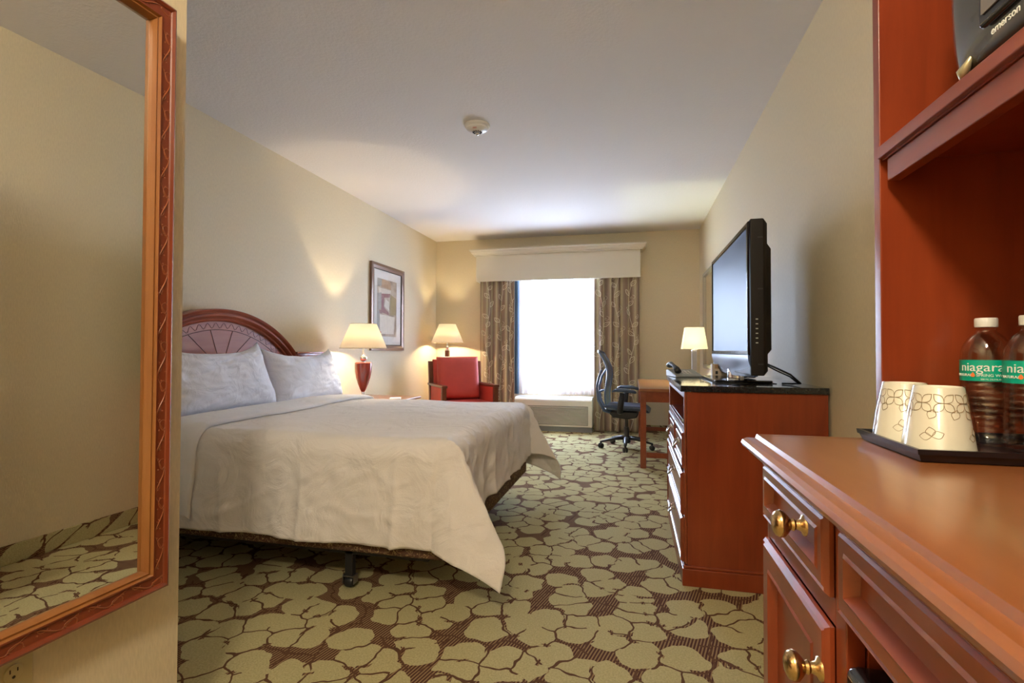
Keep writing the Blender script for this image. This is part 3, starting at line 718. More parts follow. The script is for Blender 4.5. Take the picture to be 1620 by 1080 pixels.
# ------------------------------------------------------------------ nightstand and what is on it
def nightstand():
    t = thing('nightstand', 'cherry wood nightstand between the bed and the red armchair', 'nightstand', (-2.59, 4.80, 0))
    boxo('table_top', (-.345, .33, -.42, .42, 0.598, 0.625), 'woodtop', t, .006)
    boxo('body', (-.33, .26, -.38, .38, 0.06, 0.597), 'wood', t, .003)
    boxo('plinth', (-.33, .27, -.39, .39, 0.0, 0.06), 'wood', t, .004)
    for z in (0.09, 0.345):
        bm = NB(); vs = NB(); bm.free() if False else None
        b2 = NB(); add_box(b2, .261, .28, -.36, .36, z, z + .24); dr = obj('drawer', b2, 'woodY', t, bevel=.006); vs.free()
        b3 = NB(); add_lathe(b3, [(0.006, 0), (0.006, 0.015), (0.016, 0.024), (0.012, 0.032), (0, 0.034)], 16, (.28, 0, z + .12), mtx=Matrix.Rotation(PI / 2, 3, 'Y')); obj('knob', b3, 'brass', dr, smooth=True)
nightstand()
o = boxo('notepad', (-.055, .055, -.075, .075, 0, 0.012), 'paper', None, .002); o.location = (-2.36, 4.80, 0.626); o.rotation_euler = (0, 0, .4)
tag(o, 'small white notepad lying on the nightstand', 'notepad')
def telephone_cord():
    bm = NB(); pts = []
    for i in range(30):
        u = i / 29; pts.append((-2.36 - .12 * u + .02 * math.sin(u * 5), 4.385 - .09 * u, 0.633 + 0.06 * math.sin(u * PI)))
    add_tube(bm, pts, 0.006, 8); o = obj('lamp_cord', bm, 'pwhite', smooth=True); tag(o, 'short white cord looping on the nightstand beside the pillow', 'cord')
telephone_cord()

# ------------------------------------------------------------------ framed picture
def picture():
    y0, y1, z0, z1 = 5.315, 6.17, 1.12, 2.15
    t = thing('framed_picture', 'framed abstract print in a bronze frame on the left wall above the table lamp', 'picture', (XL, (y0 + y1) / 2, z0))
    hw, H_ = (y1 - y0) / 2, z1 - z0
    def ring(a, b, d0_, d1_, n, m, prt):
        bm = NB()
        rs = []
        for ins, out in ((a, 0.002), (a, d0_), ((a + b) / 2, max(d0_, d1_) + .002), (b, d1_), (b, 0.002)):
            rs.append([bm.verts.new((out, y, z)) for y, z in ((-hw + ins, ins), (hw - ins, ins), (hw - ins, H_ - ins), (-hw + ins, H_ - ins))])
        for p, q in list(zip(rs, rs[1:])) + [(rs[-1], rs[0])]:
            for i in range(4): bm.faces.new((p[i], p[(i + 1) % 4], q[(i + 1) % 4], q[i]))
        return obj(n, bm, m, prt)
    fr = ring(0, 0.062, 0.030, 0.024, 'frame', 'frame', t); ring(0.062, 0.07, 0.022, 0.018, 'frame_liner', 'framein', fr)
    bm = NB(); add_box(bm, 0.002, 0.010, -hw + .066, hw - .066, .066, H_ - .066); obj('mat_board', bm, 'mat', t)
    a0, a1, b0, b1 = -hw + .165, hw - .19, .17, H_ - .17
    bm = NB(); add_box(bm, 0.0102, 0.0115, a0, a1, b0, b1); pr_ = obj('print', bm, 'art', t)
    W_, Hh = a1 - a0, b1 - b0
    k = 0
    for m, poly in (('art5', [(0, 1), (.22, 1), (.2, .88), (0, .85)]), ('art1', [(.22, 1), (.68, .97), (.7, .84), (.2, .86)]), ('art3', [(.05, .84), (.7, .83), (.65, .74), (.1, .72)]),
                    ('art5', [(0, .74), (.2, .76), (.24, .5), (.05, .45)]), ('art2', [(.2, .74), (.66, .77), (.62, .70), (.34, .68), (.3, .52), (.6, .42), (.58, .38), (.2, .42)]),
                    ('art4', [(.66, .76), (.98, .70), (.95, .4), (.64, .38)]), ('art3', [(.4, .66), (.58, .62), (.6, .46), (.34, .53)]), ('art3', [(.12, .38), (.9, .36), (.85, .05), (.15, .04)]),
                    ('art6', [(.02, .10), (.2, .08), (.15, .0), (0, .01)]), ('art5', [(.0, .44), (.12, .42), (.1, .12), (.0, .14)]), ('art2', [(.12, .46), (.3, .44), (.2, .39), (.1, .40)])):
        k += 1; bm = NB(); add_prism(bm, [(a0 + u * W_, b0 + v * Hh) for u, v in poly], 0.0116, 0.0118 + 0.00012 * k, 'X'); obj('print_patch', bm, m, pr_)
    bm = NB(); add_box(bm, 0.0145, 0.0155, -hw + .068, hw - .068, .068, H_ - .068); obj('glazing', bm, glassy('picture_glass', (1, 1, 1), 0.95), t)
picture()

# ------------------------------------------------------------------ window dressing
def crown_profile():
    return [(0, 0), (0.03, 0.0), (0.034, 0.012), (0.05, 0.022), (0.062, 0.040), (0.066, 0.058), (0.078, 0.064), (0.082, 0.070), (0.082, 0.085), (0, 0.085)]
def cornice():
    x0, x1, yf, z0, z1 = -2.235, 0.092, 7.12, 2.125, 2.50
    t = thing('window_cornice', 'cream boxed cornice with crown moulding above the window curtains', 'cornice', ((x0 + x1) / 2, YB, z0))
    hw = (x1 - x0) / 2; dp = YB - yf; H_ = z1 - z0
    bm = NB(); add_box(bm, -hw, hw, -dp, -dp + .02, 0, H_ + .06); add_box(bm, -hw, -hw + .02, -dp + .02, -.001, 0, H_ + .06); add_box(bm, hw - .02, hw, -dp + .02, -.001, 0, H_ + .06)
    obj('fabric_board', bm, 'cream', t, bevel=.003)
    bm = NB(); rs = []
    for o_, z in crown_profile():
        rs.append([bm.verts.new(p) for p in ((-hw - o_, -.001, H_ + z), (-hw - o_, -dp - o_, H_ + z), (hw + o_, -dp - o_, H_ + z), (hw + o_, -.001, H_ + z))])
    for a, b in zip(rs, rs[1:]):
        for i in range(3): bm.faces.new((a[i], a[i + 1], b[i + 1], b[i]))
    add_box(bm, -hw - .07, hw + .07, -dp - .07, -.001, H_ + .075, H_ + .084)
    obj('crown_moulding', bm, 'creamp', t)
cornice()
def curtain(x0, x1, y, z0, z1, nf, amp, seed, label, blue=None):
    W_ = x1 - x0
    def S(u, z):
        ph = u * nf * 2 * PI + 0.5 * math.sin(u * 9 + seed)
        k = 0.75 + 0.35 * (z1 - z) / (z1 - z0)
        return Vector((x0 + W_ * u + 0.010 * math.cos(ph * 1.0 + seed), y + amp * k * (math.sin(ph) + 0.25 * math.sin(2.3 * ph + seed)) + .008 * math.sin(z * 2 + u * 7 + seed), z))
    bm = NB(); add_grid(bm, lambda u, v: S(u, z0 + (z1 - z0) * v), 110, 40, uv=True)
    t = obj('curtain', bm, 'taupe', smooth=True, solid=0.003, recalc=False)
    tag(t, label, 'curtain', None)
    # embroidered vines
    bm = NB(); rnd = random.Random(seed * 10)
    def stroke(pl, w_=0.0042):
        pts = []
        for (u, z) in pl:
            if u < 0.01 or u > 0.99 or z < z0 + .01 or z > z1 - .02: 
                if len(pts) > 2: break
                continue
            pts.append(S(u, z) + Vector((0, -0.0035, 0)))
        if len(pts) > 2: add_tube(bm, pts, w_, 4, flat=(1, 1))
    def leaf(u, z, ang, L_, wd):
        ca, sa = math.cos(ang), math.sin(ang)
        def P(a, b): return (u + (a * ca - b * sa) / W_, z + a * sa + b * ca)
        up = [P(L_ * q / 8, wd * math.sin(PI * q / 8)) for q in range(9)]; dn = [P(L_ * q / 8, -wd * math.sin(PI * q / 8) * .85) for q in range(9)]
        stroke(up); stroke(dn); stroke([P(L_ * q / 5 * .8, 0.004 * math.sin(q)) for q in range(6)], 0.002)
    for vx in ((0.22, 0.62, 0.9) if nf < 4.6 else (0.15, 0.5, 0.82)):
        z = z0 + 0.05 + rnd.random() * .2; pl = []
        ph = rnd.random() * 6
        zz = z0 + .02
        while zz < z1 - .02:
            pl.append((vx + 0.055 * math.sin(zz * 6.5 + ph), zz)); zz += 0.02
        stroke(pl, 0.0036)
        zz = z0 + .1 + rnd.random() * .1; side = 1
        while zz < z1 - .1:
            side = -side; ang = (0.7 + rnd.random() * .5); ang = ang if side > 0 else PI - ang
            u = vx + 0.055 * math.sin(zz * 6.5 + ph)
            leaf(u, zz, ang, 0.085 + .03 * rnd.random(), 0.026); zz += 0.12 + rnd.random() * .05
            if rnd.random() < .4:
                cu, cz = u + side * .07, zz - .02
                stroke([(cu + .035 * q / 14 * math.cos(q * .55) / W_ * 1.0, cz + .035 * q / 14 * math.sin(q * .55)) for q in range(15)], 0.0024)
    obj('vine_embroidery', bm, 'vine', t, smooth=True)
    if blue:
        bm = NB(); bx = blue
        add_grid(bm, lambda u, v: Vector((bx[0] + (bx[1] - bx[0]) * u, y + .045 + 0.015 * math.sin(u * 7), .50 + (z1 - .50) * v)), 8, 4); obj('lining', bm, 'blueliner', t, smooth=True, solid=.003)
    return t
curtain(-2.19, -1.67, 7.185, 0.015, 2.30, 3.6, 0.026, 1.0, 'taupe leaf patterned curtain hanging at the armchair side of the window', blue=(-1.70, -1.615))
curtain(-0.525, 0.085, 7.185, 0.015, 2.30, 5.2, 0.026, 2.0, 'taupe leaf patterned curtain hanging at the desk side of the window, behind the office chair')
def sheer(x0, x1, y, nf, label, ph0):
    bm = NB(); z0, z1 = 0.50, 2.30
    def fn(u, v):
        z = z0 + (z1 - z0) * v; p = u * nf * 2 * PI + ph0
        return Vector((x0 + (x1 - x0) * u, y + 0.016 * math.sin(p) * (1.25 - .4 * v) + .006 * math.sin(2.7 * p), z))
    add_grid(bm, fn, 150, 16); o = obj('sheer_curtain', bm, 'sheer', smooth=True, recalc=False)
    tag(o, label, 'sheer curtain')
sheer(-1.66, -1.00, 7.262, 9, 'left panel of the white sheer curtain over the bright window', .4)
sheer(-1.09, -0.50, 7.317, 8, 'right panel of the white sheer curtain over the bright window', 1.7)

# ------------------------------------------------------------------ air conditioner
def ptac():
    x0, x1, y0, y1 = -1.64, -0.55, 7.02, 7.13
    t = thing('air_conditioner', 'almond wall air conditioner below the window', 'air conditioner', ((x0 + x1) / 2, YB, 0))
    hw = (x1 - x0) / 2; yf = -0.30
    boxo('skirt', (-hw + .01, hw - .01, yf + .04, -.015, 0, 0.075), 'acdark', t, .003)
    bm = NB(); add_prism(bm, [(yf, 0.075), (-.002, 0.075), (-.002, 0.475), (yf + .05, 0.475), (yf + .012, 0.445), (yf, 0.42)], -hw, hw, 'X'); obj('housing', bm, 'ac', t, bevel=.008, seg=3)
    bm = NB()
    for k in range(15):
        z = 0.112 + k * 0.0162
        add_prism(bm, [(yf - .006, z), (yf - .001, z), (yf - .001, z + .0075), (yf - .010, z + .003)], -hw + .06, hw - .06, 'X')
    obj('intake_grille', bm, 'ac', t)
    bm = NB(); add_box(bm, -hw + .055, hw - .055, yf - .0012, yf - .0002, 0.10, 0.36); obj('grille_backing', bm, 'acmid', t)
    bm = NB(); add_box(bm, -hw + .04, hw - .32, yf + .07, yf + .22, 0.4755, 0.478); v = obj('discharge_vent', bm, 'acdark', t)
    bm = NB()
    for k in range(44): add_box(bm, -hw + .05 + k * .0162, -hw + .054 + k * .0162, yf + .072, yf + .218, 0.478, 0.483)
    obj('vent_vanes', bm, 'ac', v)
    boxo('control_door', (hw - .29, hw - .04, yf + .06, yf + .22, 0.4755, 0.482), 'pwhite', t, .003)
    bm = text_bm('AMANA', 0.02, Matrix.Translation((0.36, yf - .0005, 0.39)) @ Matrix.Rotation(PI / 2, 4, 'X')) if False else None
ptac()

# ------------------------------------------------------------------ red armchair
def armchair():
    t = thing('armchair', 'red upholstered armchair with dark wood frame in the corner', 'armchair', (-2.14, 6.28, 0), math.radians(36))
    # local: faces -y ; width along x
    hw = 0.335
    for s in (-1, 1):
        x0 = s * hw
        for (y, z1, nm) in ((-0.30, 0.665, 'front_leg'), (0.30, 0.98, 'back_leg')):
            bm = NB(); a = 0.028
            if nm == 'front_leg': add_box(bm, x0 - a, x0 + a, y - a, y + a, 0, z1)
            else: add_prism(bm, [(y - a, 0), (y + a, 0), (y + a + .03, .5), (y + a + .10, z1), (y - a + .10, z1), (y - a + .02, .5)], x0 - a, x0 + a, 'X')
            obj('leg', bm, 'chairwood', t, bevel=.004)
        bm = NB(); add_box(bm, x0 - .036, x0 + .036, -0.345, 0.40, 0.665, 0.695); obj('arm_rail', bm, 'chairwood', t, bevel=.006)
        bm = NB(); add_box(bm, x0 - .022, x0 + .022, -0.268, 0.275, 0.30, 0.664); obj('arm_panel', bm, 'red', t, bevel=.012, seg=3)
    bm = NB(); add_box(bm, -hw + .03, hw - .03, -.30, .30, .24, .31); obj('seat_rail', bm, 'chairwood', t, bevel=.004)
    bm = NB(); add_box(bm, -hw + .024, hw - .024, -.335, .24, .312, .475); c = obj('seat_cushion', bm, 'red', t, bevel=.035, seg=4)
    bm = NB(); add_prism(bm, [(0.26, .30), (0.32, .30), (0.425, 1.005), (0.355, 1.005)], -hw + .03, hw - .03, 'X'); obj('back_panel', bm, 'red', t, bevel=.015, seg=3)
    # back cushion, plump
    bm = NB(); w_, h_, T = 0.57, 0.56, 0.15
    def side(sg):
        def fn(u, v):
            a, b = 2 * u - 1, 2 * v - 1; k = (max(0, 1 - abs(a) ** 5) * max(0, 1 - abs(b) ** 5)) ** .5
            return Vector((a * w_ / 2, sg * (T * .5 * (.35 + .65 * k)) if max(abs(a), abs(b)) < 0.999 else 0, b * h_ / 2))
        return fn
    add_grid(bm, side(-1), 26, 26); add_grid(bm, side(1), 26, 26); bmesh.ops.remove_doubles(bm, verts=bm.verts, dist=.0005)
    obj('back_cushion', bm, 'red', t, smooth=True, loc=(0, 0.218, 0.765), rot=(-0.15, 0, 0))
armchair()

# ------------------------------------------------------------------ desk, wall mirror and chair
def desk():
    x0, x1, y0, y1, zt = 0.062, 0.862, 5.07, 6.85, 0.762
    t = thing('writing_desk', 'plain cherry wood desk against the right wall beyond the dresser', 'desk', (x0, y0, 0))
    W_, L_ = x1 - x0, y1 - y0
    boxo('desk_top', (-.01, W_, -.01, L_, zt - .03, zt), 'woodtop', t, .004)
    bm = NB(); add_box(bm, .055, W_ - .055, .012, .032, zt - .13, zt - .031); add_box(bm, .055, W_ - .055, L_ - .032, L_ - .012, zt - .13, zt - .031); add_box(bm, .012, .032, .055, L_ - .055, zt - .09, zt - .031)
    obj('apron', bm, 'woodY', t, bevel=.002)
    for x in (0, W_ - .055):
        for y in (0, L_ - .055): boxo('leg', (x, x + .055, y, y + .055, 0, zt - .031), 'woodY', t, .003)
    for y in (.012, L_ - .043): boxo('stretcher', (.056, W_ - .056, y, y + .03, .10, .15), 'woodY', t, .003)
desk()
def desk_mirror():
    y0, y1, z0, z1 = 5.35, 6.82, 0.91, 2.10
    t = thing('vanity_mirror', 'silver framed mirror on the right wall above the desk', 'mirror', (XR, (y0 + y1) / 2, z0))
    hw, H_ = (y1 - y0) / 2, z1 - z0
    bm = NB(); rs = []
    for ins, out in ((0, 0.002), (0, 0.022), (.012, .030), (.03, .024), (.045, .028), (.05, .012), (.05, .002)):
        rs.append([bm.verts.new((-out, y, z)) for y, z in ((-hw + ins, ins), (hw - ins, ins), (hw - ins, H_ - ins), (-hw + ins, H_ - ins))])
    for p, q in list(zip(rs, rs[1:])) + [(rs[-1], rs[0])]:
        for i in range(4): bm.faces.new((p[i], p[(i + 1) % 4], q[(i + 1) % 4], q[i]))
    obj('frame', bm, mat('pewter_frame', (0.42, 0.38, 0.30), 0.3, 0.7), t)
    bm = NB(); add_box(bm, -.010, -.002, -hw + .045, hw - .045, .045, H_ - .045); obj('glass', bm, 'mirror', t)
desk_mirror()
def office_chair():
    t = thing('office_chair', 'blue-grey mesh office chair on castors, tucked under the desk', 'office chair', (-0.08, 6.10, 0), math.radians(-4))
    # local: faces +x
    bm = NB(); add_lathe(bm, [(0.045, 0.06), (0.048, 0.12), (0.03, 0.145), (0.026, 0.22), (0.026, 0.24), (0.018, 0.24), (0.018, 0.40)], 20); obj('gas_column', bm, 'black', t, auto=40)
    for k in range(5):
        a = 2 * PI * k / 5 + math.radians(200); ca, sa = math.cos(a), math.sin(a)
        bm = NB(); pts = [(ca * q, sa * q, z) for q, z in ((0.03, 0.115), (0.12, 0.11), (0.22, 0.092), (0.30, 0.075))]
        add_tube(bm, pts, [0.03, 0.026, 0.021, 0.016], 10, flat=(1, .7)); lg = obj('base_spoke', bm, 'black', t, smooth=True)
        bm = NB(); add_tube(bm, [(ca * .30, sa * .30, .045), (ca * .30, sa * .30, .085)], 0.012, 8)
        for s in (-1, 1):
            m_ = Matrix.Rotation(a + 0.5, 3, 'Z') @ Matrix.Rotation(PI / 2, 3, 'X')
            add_lathe(bm, [(0.022, -.008), (0.029, -.004), (0.029, .004), (0.022, .008)], 16, (ca * .30 + s * .016 * -math.sin(a + .5), sa * .30 + s * .016 * math.cos(a + .5), 0.0295), mtx=m_)
        obj('castor', bm, 'black', lg, auto=40)
    # mechanism
    bm = NB(); add_prism(bm, [(-.19, .40), (-.14, .355), (.02, .34), (.12, .36), (.14, .405), (.12, .425), (-.17, .425)], -.10, .10, 'Y'); obj('tilt_mechanism', bm, 'black', t, bevel=.015, seg=3)
    # seat
    bm = NB()
    def seat(sg):
        def fn(u, v):
            a, b = 2 * u - 1, 2 * v - 1
            x = .255 * a + .01; wy = .25 * (1 - .12 * (a < 0) * a * a)
            z = 0.462 + .022 * b * b - .05 * max(0, a - .55) ** 2 * 4 + .015 * (1 - a) * .3
            k = (max(0, 1 - a ** 6) * max(0, 1 - b ** 6)) ** .5
            return Vector((x, wy * b, z + sg * .030 * k))
        return fn
    add_grid(bm, seat(1), 24, 24); add_grid(bm, seat(-1), 24, 24); bmesh.ops.remove_doubles(bm, verts=bm.verts, dist=.0005); obj('seat', bm, 'chairblue', t, smooth=True)
    # back: curved frame with mesh
    def BP(u, v):   # u across -1..1, v 0..1 up
        z = 0.45 + 0.655 * v
        x = -0.205 + .035 * math.sin(v * PI * 1.0) * 1.0 - 0.085 * v ** 1.6 - 0.03 * math.sin(v * 2 * PI)
        wv = 0.17 + .065 * math.sin(min(1, v * 1.15) * PI * .85 + .15)
        return Vector((x - .03 * (1 - u * u), wv * u, z + .02 * (1 - u * u) * (v > .9)))
    bm = NB(); add_grid(bm, lambda u, v: BP(2 * u - 1, v), 16, 28); obj('back_mesh', bm, 'mesh', t, smooth=True, solid=.003)
    bm = NB(); loop = [BP(-1, q / 20) for q in range(21)] + [BP(-1 + 2 * q / 10, 1) for q in range(1, 10)] + [BP(1, 1 - q / 20) for q in range(21)] + [BP(1 - 2 * q / 10, 0) for q in range(1, 10)]
    add_tube(bm, loop, 0.0115, 8, closed=True); obj('back_frame', bm, 'chairframe', t, smooth=True)
    bm = NB()
    for s in (-1, 1): add_tube(bm, [(-.15, s * .05, .40), (-.25, s * .07, .43), (-.315, s * .09, .55), (-.33, s * .11, .70), (-.30, s * .15, .82), (-.262, s * .20, .90)], [.018, .018, .016, .014, .013, .012], 10)
    add_tube(bm, [(-.325, -.10, .64), (-.27, -.05, .66), (-.262, .05, .66), (-.325, .10, .64)], 0.012, 8)
    obj('back_support', bm, 'chairframe', t, smooth=True)
    for s in (-1, 1):
        bm = NB(); add_tube(bm, [(-.06, s * .18, .42), (-.05, s * .275, .44), (-.04, s * .29, .52), (-.02, s * .29, .655)], [.02, .026, .026, .022], 12, flat=(1.3, .8)); ar = obj('arm_post', bm, 'black', t, smooth=True)
        bm = NB(); add_tube(bm, [(-.135, s * .29, .668), (-.09, s * .292, .686), (.03, s * .288, .684), (.11, s * .27, .668), (.125, s * .265, .66)], [.022, .042, .044, .038, .02], 14, flat=(1, .48)); obj('arm_pad', bm, 'chairblue', t, smooth=True)
office_chair()

# ------------------------------------------------------------------ dresser and TV
DX0, DY0, DY1, DZ = 0.238, 2.60, 3.66, 0.955
def dresser():
    t = thing('dresser', 'cherry wood dresser with a black granite top, under the television', 'dresser', (DX0, DY0, 0))
    W_ = 0.862 - DX0; L_ = DY1 - DY0
    bm = NB()
    add_box(bm, .012, W_, .0, .025, .09, .925); add_box(bm, .012, W_, L_ - .025, L_, .09, .925)   # sides
    add_box(bm, W_ - .02, W_, .025, L_ - .025, .09, .925)
    for z0, z1 in ((.09, .115), (.31, .325), (.525, .54), (.735, .76), (.895, .925)): add_box(bm, .014, W_ - .02, .025, L_ - .025, z0, z1)
    obj('carcass', bm, 'wood', t, bevel=.0015)
    bm = NB(); add_box(bm, .0, .011, .0, .035, .10, .925); add_box(bm, .0, .011, L_ - .035, L_, .10, .925); add_box(bm, .0, .011, .035, L_ - .035, .893, .925); add_box(bm, .0, .011, .035, L_ - .035, .728, .758); obj('face_frame', bm, 'woodY', t, bevel=.002)
    bm = NB(); add_box(bm, -.012, W_, -.014, L_ + .014, 0, .082); add_box(bm, -.006, W_, -.008, L_ + .008, .082, .096); obj('plinth', bm, 'wood', t, bevel=.004, seg=3)
    bm = NB(); add_box(bm, -.018, W_ + .002, -.012, L_ + .012, .9255, DZ); obj('granite_top', bm, 'granite', t, bevel=.003)
    def drawer(y0, y1, z0, z1, out, hy):
        bm = NB(); frame_panel(bm, -.001 + .012, y0, y1, z0, z1, [(0, 0), (0, .012 + out), (.006, .020 + out), (.014, .020 + out), (.018, .014 + out), (.036, .014 + out), (.042, .009 + out), (.048, .014 + out), (.06, .014 + out)])
        dr = obj('drawer', bm, 'woodY', t)
        bm = NB(); x = -.003 - out
        for s in (-.032, .032): add_tube(bm, [(x, hy + s, (z0 + z1) / 2 + .012), (x - .016, hy + s, (z0 + z1) / 2 + .012)], .005, 8)
        add_tube(bm, [(x - .014, hy - .034, (z0 + z1) / 2 + .012), (x - .026, hy - .03, (z0 + z1) / 2 - .012), (x - .03, hy, (z0 + z1) / 2 - .022), (x - .026, hy + .03, (z0 + z1) / 2 - .012), (x - .014, hy + .034, (z0 + z1) / 2 + .012)], .0045, 8)
        add_lathe(bm, [(0.013, 0), (0.011, .003), (0, .004)], 14, (x - .000, hy - .032, (z0 + z1) / 2 + .012), mtx=Matrix.Rotation(-PI / 2, 3, 'Y')); add_lathe(bm, [(0.013, 0), (0.011, .003), (0, .004)], 14, (x - .000, hy + .032, (z0 + z1) / 2 + .012), mtx=Matrix.Rotation(-PI / 2, 3, 'Y'))
        obj('pull_handle', bm, 'pewter', dr, smooth=True)
    m_ = L_ / 2
    drawer(.038, m_ - .006, .545, .724, 0, m_ / 2); drawer(m_ + .006, L_ - .038, .545, .724, 0, m_ * 1.5)
    drawer(.02, L_ - .02, .328, .532, .008, m_); drawer(.02, L_ - .02, .102, .315, .008, m_)
dresser()
def booklet():
    o = boxo('booklet', (0, .15, 0, .11, 0, .012), 'paper', None, .001); o.location = (DX0 + .03, 2.66, .7605); o.rotation_euler = (0, 0, .25); tag(o, 'white booklet lying in the open cubby of the dresser', 'booklet')
booklet()
def tv():
    x, y0, y1, z0, z1 = 0.53, 2.56, 3.70, 1.008, 1.738
    t = thing('television', 'black flat screen television standing on the granite dresser top', 'television', (x, (y0 + y1) / 2, DZ))
    hw = (y1 - y0) / 2; zb, zt = z0 - DZ, z1 - DZ
    # casing
    bm = NB(); rs = []
    for ins, out in ((0.012, -0.004), (0.0, 0.0), (0.0, 0.055), (0.02, 0.075), (0.09, 0.085), (0.12, 0.115), (0.14, 0.118)):
        rs.append([bm.verts.new((out, y, z)) for y, z in ((-hw + ins, zb + ins), (hw - ins, zb + ins), (hw - ins, zt - ins), (-hw + ins, zt - ins))])
    for a, b in zip(rs, rs[1:]):
        for i in range(4): bm.faces.new((a[i], a[(i + 1) % 4], b[(i + 1) % 4], b[i]))
    bm.faces.new(rs[0]); bm.faces.new(rs[-1]); obj('casing', bm, 'tvside', t, bevel=.003)
    sz0, sz1, sw = zb + .105, zt - .035, hw - .035
    bm = NB(); frame_panel(bm, -.004, -hw + .010, hw - .010, zb + .095, zt - .010, [(0, 0), (0, .006), (.004, .009), (.020, .009), (.025, .002)]); obj('bezel', bm, 'blackgloss', t)
    bm = NB(); add_box(bm, -.0072, -.0062, -sw, sw, sz0 + .012, sz1); obj('screen', bm, 'screen', t)
    bm = NB(); n = 8; pts = [(-.013, zb + .095)] + [(-.013 + .028 * (q / n) ** 1.6, zb + .095 - .095 * q / n - .004) for q in range(n + 1)] + [(.03, zb - .004), (.03, zb + .095)]
    # chin bows out at its middle
    ys = [(-hw + .008) + (2 * hw - .016) * q / 24 for q in range(25)]; rs = []
    for y in ys:
        k = 1 - (y / hw) ** 2; rs.append([bm.verts.new((px - .008 * k, y, pz - .014 * k if pz < zb + .04 else pz)) for px, pz in pts])
    for a, b in zip(rs, rs[1:]):
        for i in range(len(pts)): bm.faces.new((a[i], a[(i + 1) % len(pts)], b[(i + 1) % len(pts)], b[i]))
    bm.faces.new(rs[0]); bm.faces.new(rs[-1][::-1]); obj('speaker_chin', bm, 'tvchin', t, auto=40)
    for k in range(6): boxo('side_button', (.020, .030, -hw - .0012, -hw + .0005, zb + .26 - k * .022, zb + .265 - k * .022), 'grey', t, 0)
    for z in (zb + .64, zb + .40, zb + .05): boxo('casing_slot', (.03, .052, -hw - .0008, -hw + .0005, z, z + .006), 'black', t, 0)
    bm = NB(); add_lathe(bm, [(0.055, 0.018), (0.050, 0.10)], 28, (.045, 0, 0), sx=1.0, sy=1.35); obj('neck', bm, 'chrome', t, auto=40)
    bm = NB(); add_box(bm, .085, .13, -.08, .08, .02, .16); obj('neck_cover', bm, 'black', t, bevel=.01)
    bm = NB(); add_box(bm, -.115, .165, -.27, .27, 0.003, .016); st = obj('stand_plate', bm, 'blackgloss', t, bevel=.006, seg=3)
    bm = NB(); add_box(bm, -.13, .18, -.28, .28, 0.0005, .0035); obj('stand_foot', bm, 'black', st)
    bm = NB(); add_tube(bm, [(.09, -.42, .11), (.13, -.44, .09), (.20, -.44, .055), (.255, -.40, .012), (.235, -.34, .006), (.20, -.30, .005)], .0045, 8); add_tube(bm, [(.09, -.40, .105), (.14, -.42, .075), (.20, -.43, .045), (.25, -.39, .010), (.24, -.32, .006)], .0035, 8)
    obj('power_cable', bm, 'black', t, smooth=True)
tv()
def desk_phone():
    t = thing('telephone', 'grey desk telephone with a black handset at the far end of the dresser top', 'telephone', (0.318, 3.535, DZ), math.radians(12))
    bm = NB(); add_prism(bm, [(-.12, 0), (.10, 0), (.10, .042), (.06, .045), (-.12, .012)], -.085, .085, 'Y')
    bmesh.ops.rotate(bm, verts=bm.verts, cent=(0, 0, 0), matrix=Matrix.Rotation(PI / 2, 3, 'Z')); obj('body', bm, 'grey', t, bevel=.005)
    bm = NB()
    for i in range(3):
        for j in range(4): add_box(bm, -.02 + i * .022, -.006 + i * .022, -.07 + j * .024, -.054 + j * .024, .018 + j * .0052, .024 + j * .0052)
    obj('keypad', bm, 'pwhite', t)
    bm = NB(); add_tube(bm, [(-.06, -.09, .035), (-.062, -.06, .055), (-.062, 0, .072), (-.062, .07, .082), (-.06, .10, .070)], [.020, .018, .012, .018, .022], 12, flat=(1.1, .8)); obj('handset', bm, 'black', t, smooth=True)
desk_phone()
def info_cards():
    t = thing('card_holder', 'cream leaflet box standing behind the television neck', 'leaflet box', (0.565, 3.52, DZ), 0)
    boxo('box', (-.075, .075, -.03, .03, 0, .085), mat('cream_card', (0.62, 0.52, 0.42), 0.6), t, .001)
    for (a, b, c, d_, m) in ((-.06, -.035, .055, .08, 'art1'), (-.055, -.04, .02, .04, 'black'), (-.02, .05, .03, .033, 'slot'), (-.02, .05, .045, .048, 'slot')):
        bm = NB(); add_box(bm, a, b, -.0308, -.0302, c, d_); obj('printed_mark', bm, m, t)
info_cards()

